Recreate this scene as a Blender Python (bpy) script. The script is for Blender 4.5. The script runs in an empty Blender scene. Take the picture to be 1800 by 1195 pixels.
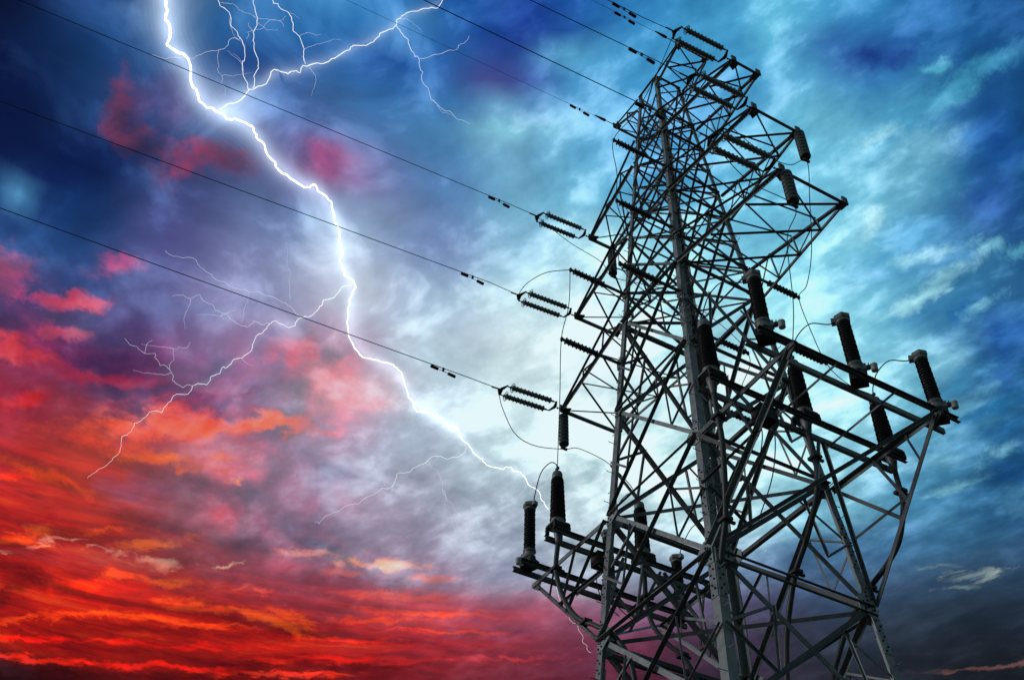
import bpy, bmesh, math, random
from mathutils import Vector, Matrix
from math import radians, pi, sin, cos

scene = bpy.context.scene
random.seed(7)

# ---------------------------------------------------------------- camera
cam_data = bpy.data.cameras.new("camera")
cam = bpy.data.objects.new("camera", cam_data)
scene.collection.objects.link(cam)
scene.camera = cam
cam_data.sensor_width = 36.0
cam_data.lens = 38.261
cam_data.clip_start = 0.1
cam_data.clip_end = 20000.0
R_ = Vector((0.491538, 0.870604, 0.020945)); U_ = Vector((0.611046, -0.36193, 0.70401)); F_ = Vector((-0.620495, 0.333249, 0.709881))
cam.matrix_world = Matrix(((R_.x, U_.x, -F_.x, 15.701), (R_.y, U_.y, -F_.y, -13.956), (R_.z, U_.z, -F_.z, 1.578), (0, 0, 0, 1)))

# ---------------------------------------------------------------- view
scene.view_settings.view_transform = 'Standard'
scene.view_settings.look = 'None'
scene.view_settings.exposure = 0.0
scene.view_settings.gamma = 1.0
scene.cycles.max_bounces = 4
scene.cycles.diffuse_bounces = 2
scene.cycles.glossy_bounces = 2
scene.cycles.volume_bounces = 0

# ---------------------------------------------------------------- world: dusk storm sky
SUN_EL, SUN_AZ = 16.0, 205.0      # degrees; azimuth measured from +Y towards +X
world = bpy.data.worlds.new("World")
scene.world = world
world.use_nodes = True
try:
    world.cycles.sampling_method = 'MANUAL'
    world.cycles.sample_map_resolution = 512
except Exception:
    pass
wt = world.node_tree
wt.nodes.clear()

class NB:
    """small helper for building node trees"""
    def __init__(self, tree): self.t = tree
    def n(self, kind, **kw):
        nd = self.t.nodes.new(kind)
        for k, v in kw.items(): setattr(nd, k, v)
        return nd
    def put(self, sock, v):
        if isinstance(v, bpy.types.NodeSocket): self.t.links.new(v, sock)
        else: sock.default_value = v
    def math(self, op, a, b=None, c=None, clamp=False):
        nd = self.n('ShaderNodeMath', operation=op, use_clamp=clamp)
        for i, v in enumerate((a, b, c)):
            if v is not None: self.put(nd.inputs[i], v)
        return nd.outputs[0]
    def vmath(self, op, a, b=None, scale=None):
        nd = self.n('ShaderNodeVectorMath', operation=op)
        self.put(nd.inputs[0], a)
        if b is not None: self.put(nd.inputs[1], b)
        if scale is not None: self.put(nd.inputs['Scale'], scale)
        return nd.outputs['Value'] if op in ('DOT_PRODUCT', 'LENGTH') else nd.outputs[0]
    def mapr(self, v, a, b, c=0.0, d=1.0, kind='LINEAR'):
        nd = self.n('ShaderNodeMapRange', interpolation_type=kind)
        for i, x in enumerate((v, a, b, c, d)): self.put(nd.inputs[i], x)
        return nd.outputs[0]
    def mix(self, f, a, b, blend='MIX'):
        nd = self.n('ShaderNodeMix', data_type='RGBA', blend_type=blend)
        self.put(nd.inputs[0], f); self.put(nd.inputs[6], a); self.put(nd.inputs[7], b)
        return nd.outputs[2]
    def fmix(self, f, a, b):
        nd = self.n('ShaderNodeMix', data_type='FLOAT')
        self.put(nd.inputs[0], f); self.put(nd.inputs[2], a); self.put(nd.inputs[3], b)
        return nd.outputs[0]
    def noise(self, vec, scale, detail=4.0, rough=0.5, dist=0.0):
        nd = self.n('ShaderNodeTexNoise')
        self.put(nd.inputs['Vector'], vec)
        nd.inputs['Scale'].default_value = scale; nd.inputs['Detail'].default_value = detail
        nd.inputs['Roughness'].default_value = rough; nd.inputs['Distortion'].default_value = dist
        return nd
    def ramp(self, v, stops, interp='LINEAR'):
        nd = self.n('ShaderNodeValToRGB')
        cr = nd.color_ramp; cr.interpolation = interp
        while len(cr.elements) > 1: cr.elements.remove(cr.elements[-1])
        cr.elements[0].position = stops[0][0]; cr.elements[0].color = stops[0][1]
        for p, c in stops[1:]:
            e = cr.elements.new(p); e.color = c
        self.put(nd.inputs[0], v)
        return nd

w = NB(wt)
geo_in = w.n('ShaderNodeTexCoord')
d0 = geo_in.outputs['Generated']
sep = w.n('ShaderNodeSeparateXYZ'); wt.links.new(d0, sep.inputs[0])
dx, dy, dz = sep.outputs
DEG = 180.0 / pi
AZ0 = -61.64
az_raw = w.math('MULTIPLY', w.math('ARCTAN2', dx, dy), DEG)
az_rel = w.math('SUBTRACT', az_raw, AZ0)
az = w.math('WRAP', az_rel, 180.0, -180.0)
el = w.math('MULTIPLY', w.math('ARCSINE', dz), DEG)
# cloud deck coordinates: the direction cut by a level layer of cloud
zc = w.math('MAXIMUM', dz, 0.12)
deck = w.n('ShaderNodeCombineXYZ')
wt.links.new(w.math('DIVIDE', dx, zc), deck.inputs[0]); wt.links.new(w.math('DIVIDE', dy, zc), deck.inputs[1])
deckv = deck.outputs[0]
n_big = w.noise(deckv, 2.6, 5.0, 0.55)
n_mid = w.noise(deckv, 7.5, 5.0, 0.55, 0.4)
wsep = w.n('ShaderNodeSeparateColor'); wt.links.new(n_big.outputs['Color'], wsep.inputs[0])
wsep2 = w.n('ShaderNodeSeparateColor'); wt.links.new(n_mid.outputs['Color'], wsep2.inputs[0])
def centred(s, k): return w.math('MULTIPLY', w.math('SUBTRACT', s, 0.5), k)
low = w.mapr(el, 27.0, 50.0)                       # 0 near the horizon, 1 high up
az_amp = w.fmix(low, 5.0, 4.5); el_amp = w.fmix(low, 1.1, 2.6)
az_w = w.math('ADD', az, w.math('MULTIPLY', w.math('ADD', centred(wsep.outputs[0], 1.0), centred(wsep2.outputs[0], 0.55)), az_amp))
el_w = w.math('ADD', el, w.math('MULTIPLY', w.math('ADD', centred(wsep.outputs[1], 1.0), centred(wsep2.outputs[1], 0.55)), el_amp))

# colours of the clouds by azimuth (from the middle of the storm) and elevation
AZ_SPAN = 52.0
GRID_AZ = [-52.0, -45.5, -39.0, -32.5, -26.0, -19.5, -13.0, -6.5, 0.0, 6.5, 13.0, 19.5, 26.0, 32.5, 39.0, 45.5, 52.0]
GRID_EL = [23, 25, 27, 29, 31, 33, 35, 37, 39.5, 42, 44.5, 47, 50, 53, 56, 59, 62, 66, 70]
# cloud colours (display red, green, blue) on a coarse net: one line per elevation, one triple per azimuth
GRID = [
  [(147, 36, 38), (151, 35, 31), (119, 18, 14), (29, 2, 2), (29, 2, 2), (75, 6, 6), (94, 8, 10), (100, 17, 26), (93, 26, 38), (75, 24, 42), (41, 32, 46), (32, 34, 43), (17, 19, 23), (17, 19, 23), (17, 19, 23), (22, 29, 38), (37, 58, 84)],
  [(166, 47, 55), (149, 36, 36), (148, 31, 27), (121, 18, 14), (32, 2, 2), (83, 7, 7), (94, 9, 11), (101, 18, 28), (93, 26, 38), (76, 24, 42), (42, 31, 45), (33, 35, 45), (19, 21, 25), (17, 19, 23), (22, 30, 38), (33, 51, 73), (27, 64, 101)],
  [(146, 35, 56), (153, 39, 43), (152, 37, 35), (147, 30, 26), (141, 23, 17), (111, 17, 14), (94, 9, 11), (102, 19, 29), (93, 26, 38), (77, 24, 41), (43, 31, 45), (33, 35, 45), (23, 27, 34), (23, 31, 40), (32, 49, 70), (32, 62, 95), (30, 78, 121)],
  [(122, 38, 71), (166, 46, 56), (147, 36, 38), (152, 37, 35), (150, 38, 35), (152, 39, 32), (148, 35, 35), (142, 46, 57), (126, 47, 64), (95, 39, 61), (56, 44, 64), (41, 50, 65), (31, 42, 55), (34, 53, 77), (33, 61, 93), (26, 68, 109), (34, 89, 133)],
  [(98, 50, 92), (140, 31, 56), (166, 47, 54), (147, 36, 38), (149, 47, 46), (135, 58, 61), (145, 60, 73), (167, 79, 93), (173, 86, 110), (124, 72, 99), (77, 73, 100), (55, 77, 106), (53, 81, 109), (32, 62, 94), (25, 66, 105), (34, 86, 131), (32, 92, 135)],
  [(86, 67, 115), (112, 42, 79), (150, 37, 56), (164, 45, 52), (154, 55, 48), (129, 73, 87), (133, 84, 108), (152, 128, 154), (151, 156, 180), (150, 162, 180), (114, 141, 174), (76, 114, 150), (54, 106, 142), (25, 66, 106), (33, 85, 130), (34, 94, 136), (25, 73, 122)],
  [(45, 64, 116), (96, 53, 96), (132, 34, 62), (156, 40, 56), (187, 71, 58), (137, 88, 105), (132, 109, 136), (160, 151, 176), (162, 174, 194), (172, 193, 204), (170, 202, 214), (124, 186, 209), (60, 122, 160), (33, 85, 130), (34, 92, 135), (28, 82, 128), (32, 87, 132)],
  [(23, 54, 105), (85, 67, 116), (100, 47, 89), (138, 31, 57), (144, 59, 70), (176, 106, 119), (151, 127, 156), (167, 168, 191), (174, 190, 206), (189, 214, 221), (194, 228, 232), (157, 216, 229), (81, 146, 179), (34, 92, 135), (31, 89, 132), (26, 76, 124), (29, 82, 128)],
  [(9, 24, 66), (30, 63, 116), (87, 66, 113), (97, 48, 90), (94, 46, 87), (149, 97, 131), (170, 146, 174), (175, 189, 210), (196, 222, 230), (212, 242, 244), (212, 246, 247), (176, 231, 240), (113, 181, 204), (34, 90, 134), (26, 75, 123), (33, 89, 134), (22, 70, 119)],
  [(8, 23, 64), (14, 34, 79), (44, 64, 116), (73, 66, 117), (86, 64, 114), (139, 112, 153), (180, 159, 183), (187, 209, 225), (215, 240, 244), (231, 252, 254), (215, 247, 250), (176, 232, 241), (121, 191, 213), (45, 102, 145), (33, 90, 134), (22, 69, 118), (22, 74, 124)],
  [(6, 18, 56), (9, 24, 65), (19, 46, 95), (38, 72, 129), (92, 95, 149), (140, 130, 172), (176, 157, 187), (191, 217, 231), (222, 242, 246), (231, 252, 254), (195, 239, 246), (163, 225, 238), (122, 195, 217), (53, 116, 157), (22, 69, 118), (22, 74, 123), (21, 74, 124)],
  [(6, 14, 50), (7, 22, 62), (9, 24, 66), (21, 57, 112), (78, 81, 139), (132, 138, 181), (187, 199, 221), (166, 193, 219), (194, 226, 236), (209, 242, 247), (169, 225, 239), (142, 213, 231), (117, 193, 218), (50, 115, 158), (22, 74, 123), (22, 74, 124), (21, 69, 122)],
  [(6, 12, 46), (6, 16, 54), (11, 31, 74), (23, 48, 97), (59, 70, 119), (98, 120, 168), (143, 177, 209), (116, 141, 187), (142, 191, 219), (175, 222, 235), (132, 203, 225), (111, 189, 219), (114, 190, 216), (60, 130, 168), (23, 77, 127), (21, 70, 122), (19, 65, 119)],
  [(6, 12, 46), (6, 12, 46), (18, 50, 97), (42, 80, 136), (71, 95, 151), (91, 95, 148), (113, 111, 162), (87, 132, 184), (121, 185, 216), (113, 186, 218), (71, 151, 200), (99, 179, 213), (106, 185, 214), (71, 149, 186), (28, 83, 136), (19, 65, 120), (19, 64, 119)],
  [(6, 12, 46), (9, 19, 57), (25, 55, 109), (70, 112, 160), (50, 96, 159), (65, 105, 165), (65, 118, 175), (74, 135, 187), (99, 155, 198), (91, 167, 209), (64, 141, 194), (75, 153, 200), (76, 155, 198), (41, 104, 166), (28, 90, 148), (19, 64, 119), (19, 64, 119)],
  [(6, 12, 46), (20, 46, 97), (54, 85, 134), (76, 115, 160), (42, 105, 166), (37, 100, 165), (39, 102, 170), (43, 101, 171), (44, 81, 155), (75, 153, 202), (66, 150, 199), (68, 153, 199), (84, 168, 206), (61, 146, 196), (31, 98, 156), (22, 74, 130), (19, 64, 119)],
  [(15, 33, 79), (30, 60, 113), (82, 115, 157), (56, 110, 164), (43, 113, 173), (46, 133, 190), (34, 108, 177), (28, 87, 162), (23, 65, 144), (32, 93, 166), (46, 123, 182), (66, 153, 199), (98, 184, 215), (68, 154, 200), (47, 124, 178), (27, 91, 148), (19, 65, 120)],
  [(34, 64, 117), (80, 113, 156), (66, 112, 162), (42, 107, 168), (45, 126, 184), (43, 127, 187), (31, 102, 174), (26, 81, 157), (22, 65, 144), (28, 86, 162), (40, 111, 176), (59, 147, 196), (89, 175, 211), (90, 175, 211), (61, 146, 196), (41, 114, 169), (27, 90, 148)],
  [(83, 116, 159), (62, 111, 163), (42, 107, 168), (44, 121, 180), (46, 133, 190), (37, 114, 180), (30, 100, 173), (24, 75, 152), (22, 66, 144), (27, 85, 161), (34, 100, 170), (56, 142, 193), (71, 158, 202), (97, 183, 215), (83, 169, 208), (61, 146, 196), (46, 122, 176)]]
# single cloud patches: azimuth, elevation, extent (as a quadratic form), colour, weight
PATCHES = [
  (-33.39, 52.11, 2.57883, 1.36877, 1.47214, 160, 48, 80, 0.80),
  (-16.56, 53.07, 0.15309, -0.04832, 0.66074, 148, 64, 110, 0.65),
  (-30.35, 52.93, 0.70309, 0.24961, 0.98678, 106, 58, 112, 0.70),
  (-2.05, 59.06, 0.08766, -0.02671, 1.22240, 90, 74, 144, 0.65),
  (-34.76, 48.37, 0.13909, -0.14080, 0.55047, 7, 23, 74, 0.85),
  (-25.00, 56.18, 0.13108, -0.06542, 0.59671, 18, 58, 124, 0.80),
  (0.70, 61.21, 0.04976, -0.00182, 0.52191, 23, 53, 138, 0.70),
  (-12.43, 58.76, 0.16818, -0.05500, 1.01709, 26, 74, 148, 0.70),
  (29.87, 56.76, 0.13063, 0.22903, 2.24032, 31, 58, 136, 0.80),
  (37.23, 49.78, 0.17049, 0.01229, 0.36826, 26, 79, 146, 0.70),
  (35.36, 46.95, 0.29299, 0.24605, 1.14998, 42, 74, 140, 0.60),
  (33.46, 41.31, 0.32264, 0.05955, 0.73176, 21, 70, 138, 0.80),
  (-29.88, 57.77, 0.26358, -0.02446, 0.82964, 31, 90, 154, 0.70),
  (-40.54, 50.23, 0.17838, 0.06041, 0.27158, 5, 15, 58, 0.60),
  (-35.07, 54.61, 0.16479, -0.05141, 0.50077, 25, 74, 136, 0.50),
  (-36.79, 46.34, 0.83029, -0.32985, 2.09791, 74, 144, 184, 0.80),
  (-1.25, 56.37, 0.11764, -0.00761, 0.68142, 140, 208, 228, 0.90),
  (4.80, 60.07, 0.09982, 0.04474, 2.21828, 102, 184, 216, 0.70),
  (3.51, 55.82, 0.40627, 0.01629, 2.07530, 140, 208, 228, 0.60),
  (-12.70, 47.80, 0.20695, 0.03080, 0.21217, 221, 230, 242, 0.60),
  (-25.93, 54.00, 0.11675, -0.08466, 0.57493, 180, 196, 222, 0.55),
  (-33.73, 56.91, 0.21292, 0.03953, 0.49103, 143, 176, 220, 0.60),
  (-11.74, 60.82, 0.11142, -0.10609, 0.70327, 95, 159, 208, 0.50),
  (-11.79, 49.42, 0.03771, -0.02870, 0.31133, 123, 143, 188, 0.30),
  (-13.82, 42.68, 0.21981, -0.05507, 0.78310, 220, 112, 128, 0.85),
  (-11.56, 41.63, 0.13437, -0.14933, 1.42882, 224, 152, 158, 0.70),
  (-3.54, 45.33, 0.22320, -0.03996, 1.23682, 196, 208, 228, 0.50),
  (22.73, 32.90, 0.10503, 0.21527, 1.43333, 47, 96, 136, 0.40),
  (30.57, 34.92, 0.70424, 0.08130, 1.52996, 28, 84, 136, 0.60),
  (28.43, 40.91, 0.29392, -0.35666, 2.20553, 140, 207, 224, 0.60),
  (28.95, 43.73, 0.21891, -0.10816, 1.41872, 47, 122, 176, 0.60),
  (27.70, 46.12, 0.13856, -0.03220, 1.39378, 63, 138, 188, 0.50),
  (31.06, 49.44, 0.18581, -0.11014, 1.40524, 140, 206, 224, 0.60),
  (24.70, 54.81, 0.19096, 0.06234, 0.76250, 128, 204, 224, 0.50),
  (24.27, 58.97, 0.37261, -0.15727, 0.35979, 108, 196, 220, 0.50),
]
def lin(v):
    v /= 255.0
    return v / 12.92 if v <= 0.04045 else ((v + 0.055) / 1.055) ** 2.4
def cell(v, g):
    v = min(max(v, g[0]), g[-1]); i = 0
    while i < len(g) - 2 and v > g[i + 1]: i += 1
    f = (v - g[i]) / (g[i + 1] - g[i]); return i, f * f * (3 - 2 * f)
def cloud_colour(a, e):
    i, fa = cell(a, GRID_AZ); j, fe = cell(e, GRID_EL)
    c = [(GRID[j][i][k] * (1 - fa) + GRID[j][i + 1][k] * fa) * (1 - fe) + (GRID[j + 1][i][k] * (1 - fa) + GRID[j + 1][i + 1][k] * fa) * fe for k in range(3)]
    for pa, pe, mxx, mxy, myy, r, g, b, wt_ in PATCHES:
        u, v = a - pa, e - pe
        q = mxx * u * u + 2 * mxy * u * v + myy * v * v
        if q < 9:
            k = wt_ * math.exp(-0.7 * q ** 1.2)
            c = [c[0] * (1 - k) + r * k, c[1] * (1 - k) + g * k, c[2] * (1 - k) + b * k]
    burn = min(1, max(0, (c[0] - max(c[1], c[2]) - 18) / 90)) * min(1, max(0, (41.0 - e) / 8.0)) * min(1, max(0, (5.0 - a) / 10.0))
    return (lin(c[0]), lin(c[1]), lin(c[2]), burn)
ROW_EL = [22.0 + 0.65 * i for i in range(31)] + [42.5 + 1.25 * i for i in range(21)]
HALF = 30
def ramp_group(i, e):
    """one elevation of the cloud chart as a node group: two colour ramps, west and east of the middle"""
    g = bpy.data.node_groups.new('cloud_row', 'ShaderNodeTree')
    g.interface.new_socket('west', in_out='INPUT', socket_type='NodeSocketFloat'); g.interface.new_socket('east', in_out='INPUT', socket_type='NodeSocketFloat'); g.interface.new_socket('side', in_out='INPUT', socket_type='NodeSocketFloat')
    g.interface.new_socket('colour', in_out='OUTPUT', socket_type='NodeSocketColor'); g.interface.new_socket('burn', in_out='OUTPUT', socket_type='NodeSocketFloat')
    b = NB(g); gi = b.n('NodeGroupInput'); go = b.n('NodeGroupOutput')
    rl = b.ramp(gi.outputs[0], [(k / HALF, cloud_colour(-AZ_SPAN + AZ_SPAN * k / HALF, e)) for k in range(HALF + 1)])
    rr = b.ramp(gi.outputs[1], [(k / HALF, cloud_colour(AZ_SPAN * k / HALF, e)) for k in range(HALF + 1)])
    g.links.new(b.mix(gi.outputs[2], rl.outputs[0], rr.outputs[0]), go.inputs[0]); g.links.new(b.fmix(gi.outputs[2], rl.outputs[1], rr.outputs[1]), go.inputs[1])
    return g
uL = w.mapr(az_w, -AZ_SPAN, 0.0); uR = w.mapr(az_w, 0.0, AZ_SPAN)
side = w.math('GREATER_THAN', az_w, 0.0)
base = fire = None
row_groups = [ramp_group(i, e) for i, e in enumerate(ROW_EL)]
for i, e in enumerate(ROW_EL):
    gn = w.n('ShaderNodeGroup'); gn.node_tree = row_groups[i]
    wt.links.new(uL, gn.inputs[0]); wt.links.new(uR, gn.inputs[1]); wt.links.new(side, gn.inputs[2])
    if i == 0: base, fire = gn.outputs[0], gn.outputs[1]
    else:
        f = w.mapr(el_w, ROW_EL[i - 1], e)
        base = w.mix(f, base, gn.outputs[0]); fire = w.fmix(f, fire, gn.outputs[1])

# ragged cloud patches: azimuth, elevation, turn, half axes, colour, weight
FINE = [
  (-23.31, 31.07, -170.5, 4.553, 0.381, 138, 80, 88, 0.60),
  (-25.88, 30.67, -166.6, 1.940, 0.198, 160, 58, 64, 0.60),
  (-22.60, 34.65, -168.3, 2.363, 0.659, 143, 90, 128, 0.50),
  (-26.99, 32.02, -166.1, 1.176, 0.273, 138, 28, 40, 0.80),
  (-27.70, 29.21, -177.7, 1.131, 0.822, 106, 12, 16, 0.75),
  (-27.50, 28.53, -169.0, 0.737, 0.349, 80, 5, 8, 0.70),
  (-22.41, 29.78, -168.9, 2.484, 0.542, 208, 42, 28, 0.50),
  (-13.16, 31.50, -172.9, 2.198, 0.422, 154, 74, 88, 0.60),
  (-15.48, 31.84, -171.7, 2.830, 0.393, 138, 74, 92, 0.60),
  (-22.66, 36.29, -174.3, 2.156, 0.330, 255, 115, 39, 0.56),
  (-21.19, 36.46, -169.0, 0.802, 0.243, 255, 134, 57, 0.53),
  (-20.53, 36.10, -169.9, 0.420, 0.159, 255, 120, 72, 0.53),
  (-18.51, 36.60, -170.5, 0.506, 0.169, 240, 107, 86, 0.50),
  (-17.45, 36.30, -170.4, 0.576, 0.106, 240, 144, 122, 0.85),
  (-18.39, 37.35, -169.9, 0.757, 0.165, 240, 112, 80, 0.80),
  (-28.46, 34.05, 176.2, 2.812, 0.282, 248, 90, 42, 0.85),
  (-29.70, 33.50, -164.0, 0.874, 0.137, 232, 58, 28, 0.70),
  (-28.15, 31.11, -160.8, 1.392, 0.285, 255, 129, 36, 0.53),
  (-23.80, 32.32, -162.8, 1.385, 0.155, 248, 115, 43, 0.50),
  (-21.19, 32.36, -164.3, 1.652, 0.211, 252, 141, 54, 0.50),
  (-26.95, 30.98, -166.8, 0.598, 0.180, 246, 210, 180, 0.63),
  (-25.40, 31.51, -163.2, 0.734, 0.129, 246, 210, 180, 0.63),
  (-23.61, 31.42, -168.1, 0.665, 0.165, 246, 210, 180, 0.59),
  (-20.56, 31.49, -173.9, 1.103, 0.256, 246, 210, 180, 0.56),
  (-16.42, 32.00, -166.8, 0.805, 0.104, 246, 210, 180, 0.53),
  (-28.45, 30.22, -165.4, 0.513, 0.071, 246, 210, 180, 0.53),
  (-20.05, 30.61, -174.0, 1.773, 0.213, 255, 129, 46, 0.53),
  (-24.23, 29.66, -167.8, 1.215, 0.215, 240, 74, 28, 0.70),
  (-22.33, 30.44, -168.9, 0.854, 0.200, 248, 104, 44, 0.70),
  (-18.43, 29.92, -170.6, 0.966, 0.179, 255, 129, 39, 0.53),
  (-15.15, 31.02, -169.2, 1.119, 0.082, 240, 115, 93, 0.44),
  (-23.64, 27.61, -170.2, 4.755, 0.507, 110, 10, 12, 0.88),
  (-16.66, 29.34, -176.6, 1.992, 0.235, 132, 22, 26, 0.70),
  (-14.20, 28.98, -172.5, 2.730, 0.329, 108, 16, 20, 0.80),
  (-26.12, 27.62, -164.2, 2.255, 0.120, 251, 115, 28, 0.53),
  (-23.44, 28.42, -168.3, 1.744, 0.121, 252, 117, 25, 0.53),
  (-20.83, 28.85, -173.9, 1.933, 0.174, 255, 141, 36, 0.56),
  (-18.95, 28.86, -178.2, 1.526, 0.139, 255, 131, 36, 0.56),
  (-16.66, 28.98, -171.4, 2.213, 0.098, 251, 110, 28, 0.53),
  (-16.57, 29.80, -176.5, 2.382, 0.133, 252, 110, 32, 0.53),
  (-13.86, 29.82, 177.2, 1.841, 0.178, 255, 131, 43, 0.56),
  (-12.47, 29.43, 171.6, 1.011, 0.133, 251, 110, 36, 0.53),
  (-25.28, 26.77, -170.5, 3.092, 0.111, 234, 36, 18, 0.85),
  (-18.63, 27.82, -172.4, 5.007, 0.116, 200, 28, 24, 0.75),
  (-24.22, 26.56, -170.2, 3.343, 0.138, 124, 8, 16, 0.80),
  (-14.38, 27.54, -172.6, 5.130, 0.288, 92, 6, 16, 0.80),
  (-24.96, 25.96, -170.9, 3.063, 0.144, 240, 44, 16, 0.90),
  (-19.29, 26.68, -173.2, 3.920, 0.131, 224, 36, 20, 0.85),
  (-12.23, 27.35, -173.5, 3.110, 0.099, 232, 58, 28, 0.80),
  (-24.68, 25.26, -170.4, 3.889, 0.338, 42, 2, 4, 0.95),
  (-18.16, 26.28, -171.1, 4.106, 0.193, 74, 6, 8, 0.90),
  (-11.54, 31.51, -173.8, 2.328, 0.583, 124, 64, 88, 0.55),
  (-9.65, 30.39, -174.5, 1.485, 0.252, 138, 80, 96, 0.60),
  (-2.87, 29.57, -177.4, 3.877, 0.205, 140, 36, 56, 0.60),
  (0.45, 30.06, -178.8, 1.789, 0.299, 106, 52, 88, 0.60),
  (-9.23, 27.98, -174.8, 3.187, 0.137, 92, 10, 18, 0.80),
  (-7.61, 33.24, -177.7, 2.146, 0.229, 248, 154, 116, 0.90),
  (-5.43, 32.64, -176.2, 1.789, 0.154, 240, 120, 96, 0.58),
  (-7.14, 31.61, -177.1, 3.177, 0.157, 244, 102, 75, 0.50),
  (-9.68, 32.47, -174.3, 1.532, 0.137, 224, 112, 96, 0.43),
  (-4.10, 30.92, -179.3, 3.387, 0.141, 244, 96, 60, 0.85),
  (-7.41, 30.36, -175.4, 2.051, 0.140, 240, 90, 52, 0.80),
  (-3.47, 30.10, -177.1, 3.346, 0.084, 232, 80, 52, 0.75),
  (-9.28, 28.30, -174.7, 3.735, 0.137, 212, 36, 24, 0.80),
  (-11.26, 27.41, -174.0, 2.139, 0.117, 240, 64, 28, 0.80),
  (-12.23, 30.02, 165.8, 1.360, 0.250, 248, 120, 32, 0.61),
  (-12.44, 29.48, 161.7, 0.886, 0.197, 248, 120, 28, 0.53),
  (-9.45, 29.29, -177.9, 2.228, 0.101, 240, 64, 28, 0.80),
  (-0.06, 28.84, -178.6, 2.800, 0.102, 208, 64, 72, 0.65),
  (-12.48, 33.21, -173.0, 1.302, 0.181, 224, 138, 128, 0.70),
  (-27.88, 39.99, -171.3, 3.393, 0.813, 58, 30, 78, 0.55),
  (-24.21, 39.47, -166.6, 2.439, 0.487, 90, 40, 80, 0.41),
  (-20.21, 40.07, -158.6, 2.472, 0.388, 106, 48, 96, 0.52),
  (-32.82, 43.27, -162.7, 1.988, 0.713, 68, 70, 122, 0.44),
  (-18.52, 38.12, -169.8, 1.826, 0.408, 176, 96, 120, 0.50),
  (-22.58, 37.28, -167.7, 1.178, 0.259, 138, 64, 88, 0.70),
  (-30.44, 42.23, -164.5, 2.016, 0.391, 232, 68, 82, 0.70),
  (-30.37, 41.45, -163.6, 1.597, 0.483, 70, 64, 95, 0.59),
  (-30.23, 40.74, -165.5, 1.591, 0.296, 184, 76, 96, 0.63),
  (-32.46, 39.16, 173.1, 1.699, 0.471, 232, 60, 60, 0.67),
  (-30.61, 37.04, -163.7, 1.235, 0.381, 214, 34, 32, 0.70),
  (-21.32, 39.04, -170.4, 4.395, 0.324, 192, 48, 64, 0.52),
  (-27.50, 39.20, -168.7, 3.400, 0.318, 192, 44, 64, 0.52),
  (-19.32, 38.66, -171.5, 5.028, 0.468, 255, 105, 63, 0.78),
  (-21.67, 38.37, -168.1, 2.362, 0.503, 244, 80, 56, 0.75),
  (-15.80, 39.39, -172.3, 1.148, 0.474, 255, 127, 79, 0.66),
  (-23.59, 37.44, -167.0, 3.398, 0.594, 242, 90, 56, 0.75),
  (-15.61, 43.12, 178.9, 1.142, 0.848, 224, 104, 120, 0.59),
  (-14.55, 43.69, -51.9, 0.769, 0.648, 224, 112, 124, 0.52),
  (-13.63, 42.32, -173.9, 1.578, 0.738, 232, 148, 156, 0.44),
  (-28.69, 44.70, -165.0, 1.453, 0.491, 168, 72, 106, 0.44),
  (-34.91, 42.41, -173.1, 1.445, 1.023, 176, 80, 106, 0.52),
  (-33.45, 52.06, -57.8, 1.724, 0.461, 138, 58, 88, 0.60),
  (-31.63, 50.61, -168.7, 1.279, 0.531, 138, 58, 88, 0.68),
  (-27.48, 50.42, -172.8, 1.335, 0.691, 138, 58, 88, 0.64),
  (-26.37, 51.53, -169.6, 1.361, 0.613, 138, 58, 88, 0.60),
  (-28.10, 51.06, -166.7, 1.318, 0.469, 138, 58, 88, 0.52),
  (-23.67, 51.49, -169.3, 1.518, 0.559, 138, 58, 88, 0.56),
  (32.27, 39.17, -152.3, 0.948, 0.789, 26, 79, 140, 0.70),
  (30.29, 35.25, 168.0, 1.278, 0.520, 24, 79, 132, 0.70),
  (26.19, 34.33, 168.9, 1.473, 0.304, 63, 128, 168, 0.50),
  (27.92, 35.02, -176.8, 1.689, 0.289, 143, 208, 220, 0.50),
  (30.13, 36.00, -168.2, 1.274, 0.321, 134, 207, 224, 0.50),
  (26.10, 36.34, 168.8, 1.285, 0.303, 138, 196, 208, 0.31),
  (26.96, 30.85, 178.0, 1.260, 0.117, 138, 154, 152, 0.60),
  (28.30, 30.78, -178.1, 0.501, 0.090, 164, 176, 172, 0.65),
  (27.62, 30.58, -177.8, 0.503, 0.077, 152, 164, 160, 0.60),
  (25.73, 30.40, 176.9, 0.802, 0.092, 124, 144, 144, 0.60),
  (24.87, 31.52, 169.9, 0.960, 0.108, 111, 136, 136, 0.50),
  (25.35, 31.09, -179.6, 0.607, 0.079, 138, 152, 148, 0.60),
  (28.10, 38.35, -168.4, 1.786, 0.498, 124, 196, 220, 0.37),
  (30.12, 37.86, -173.1, 1.556, 0.215, 31, 106, 156, 0.70),
  (30.82, 36.82, -172.9, 1.360, 0.292, 32, 92, 148, 0.70),
  (29.20, 39.69, -165.4, 1.611, 0.302, 63, 146, 192, 0.60),
  (26.04, 26.63, 175.1, 2.006, 0.076, 106, 72, 68, 0.75),
  (29.92, 33.65, 169.8, 1.177, 0.583, 90, 154, 184, 0.31),
  (37.87, 49.98, -168.3, 1.478, 1.107, 24, 78, 148, 0.60),
  (35.79, 47.52, 172.4, 1.347, 0.867, 36, 82, 154, 0.60),
  (29.16, 47.35, -179.5, 2.052, 0.677, 58, 143, 190, 0.70),
  (32.46, 56.00, 174.3, 2.624, 0.553, 28, 56, 134, 0.85),
  (26.30, 46.09, -174.6, 1.558, 0.502, 79, 159, 200, 0.43),
  (31.19, 42.78, -168.0, 1.491, 0.443, 31, 106, 168, 0.70),
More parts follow.
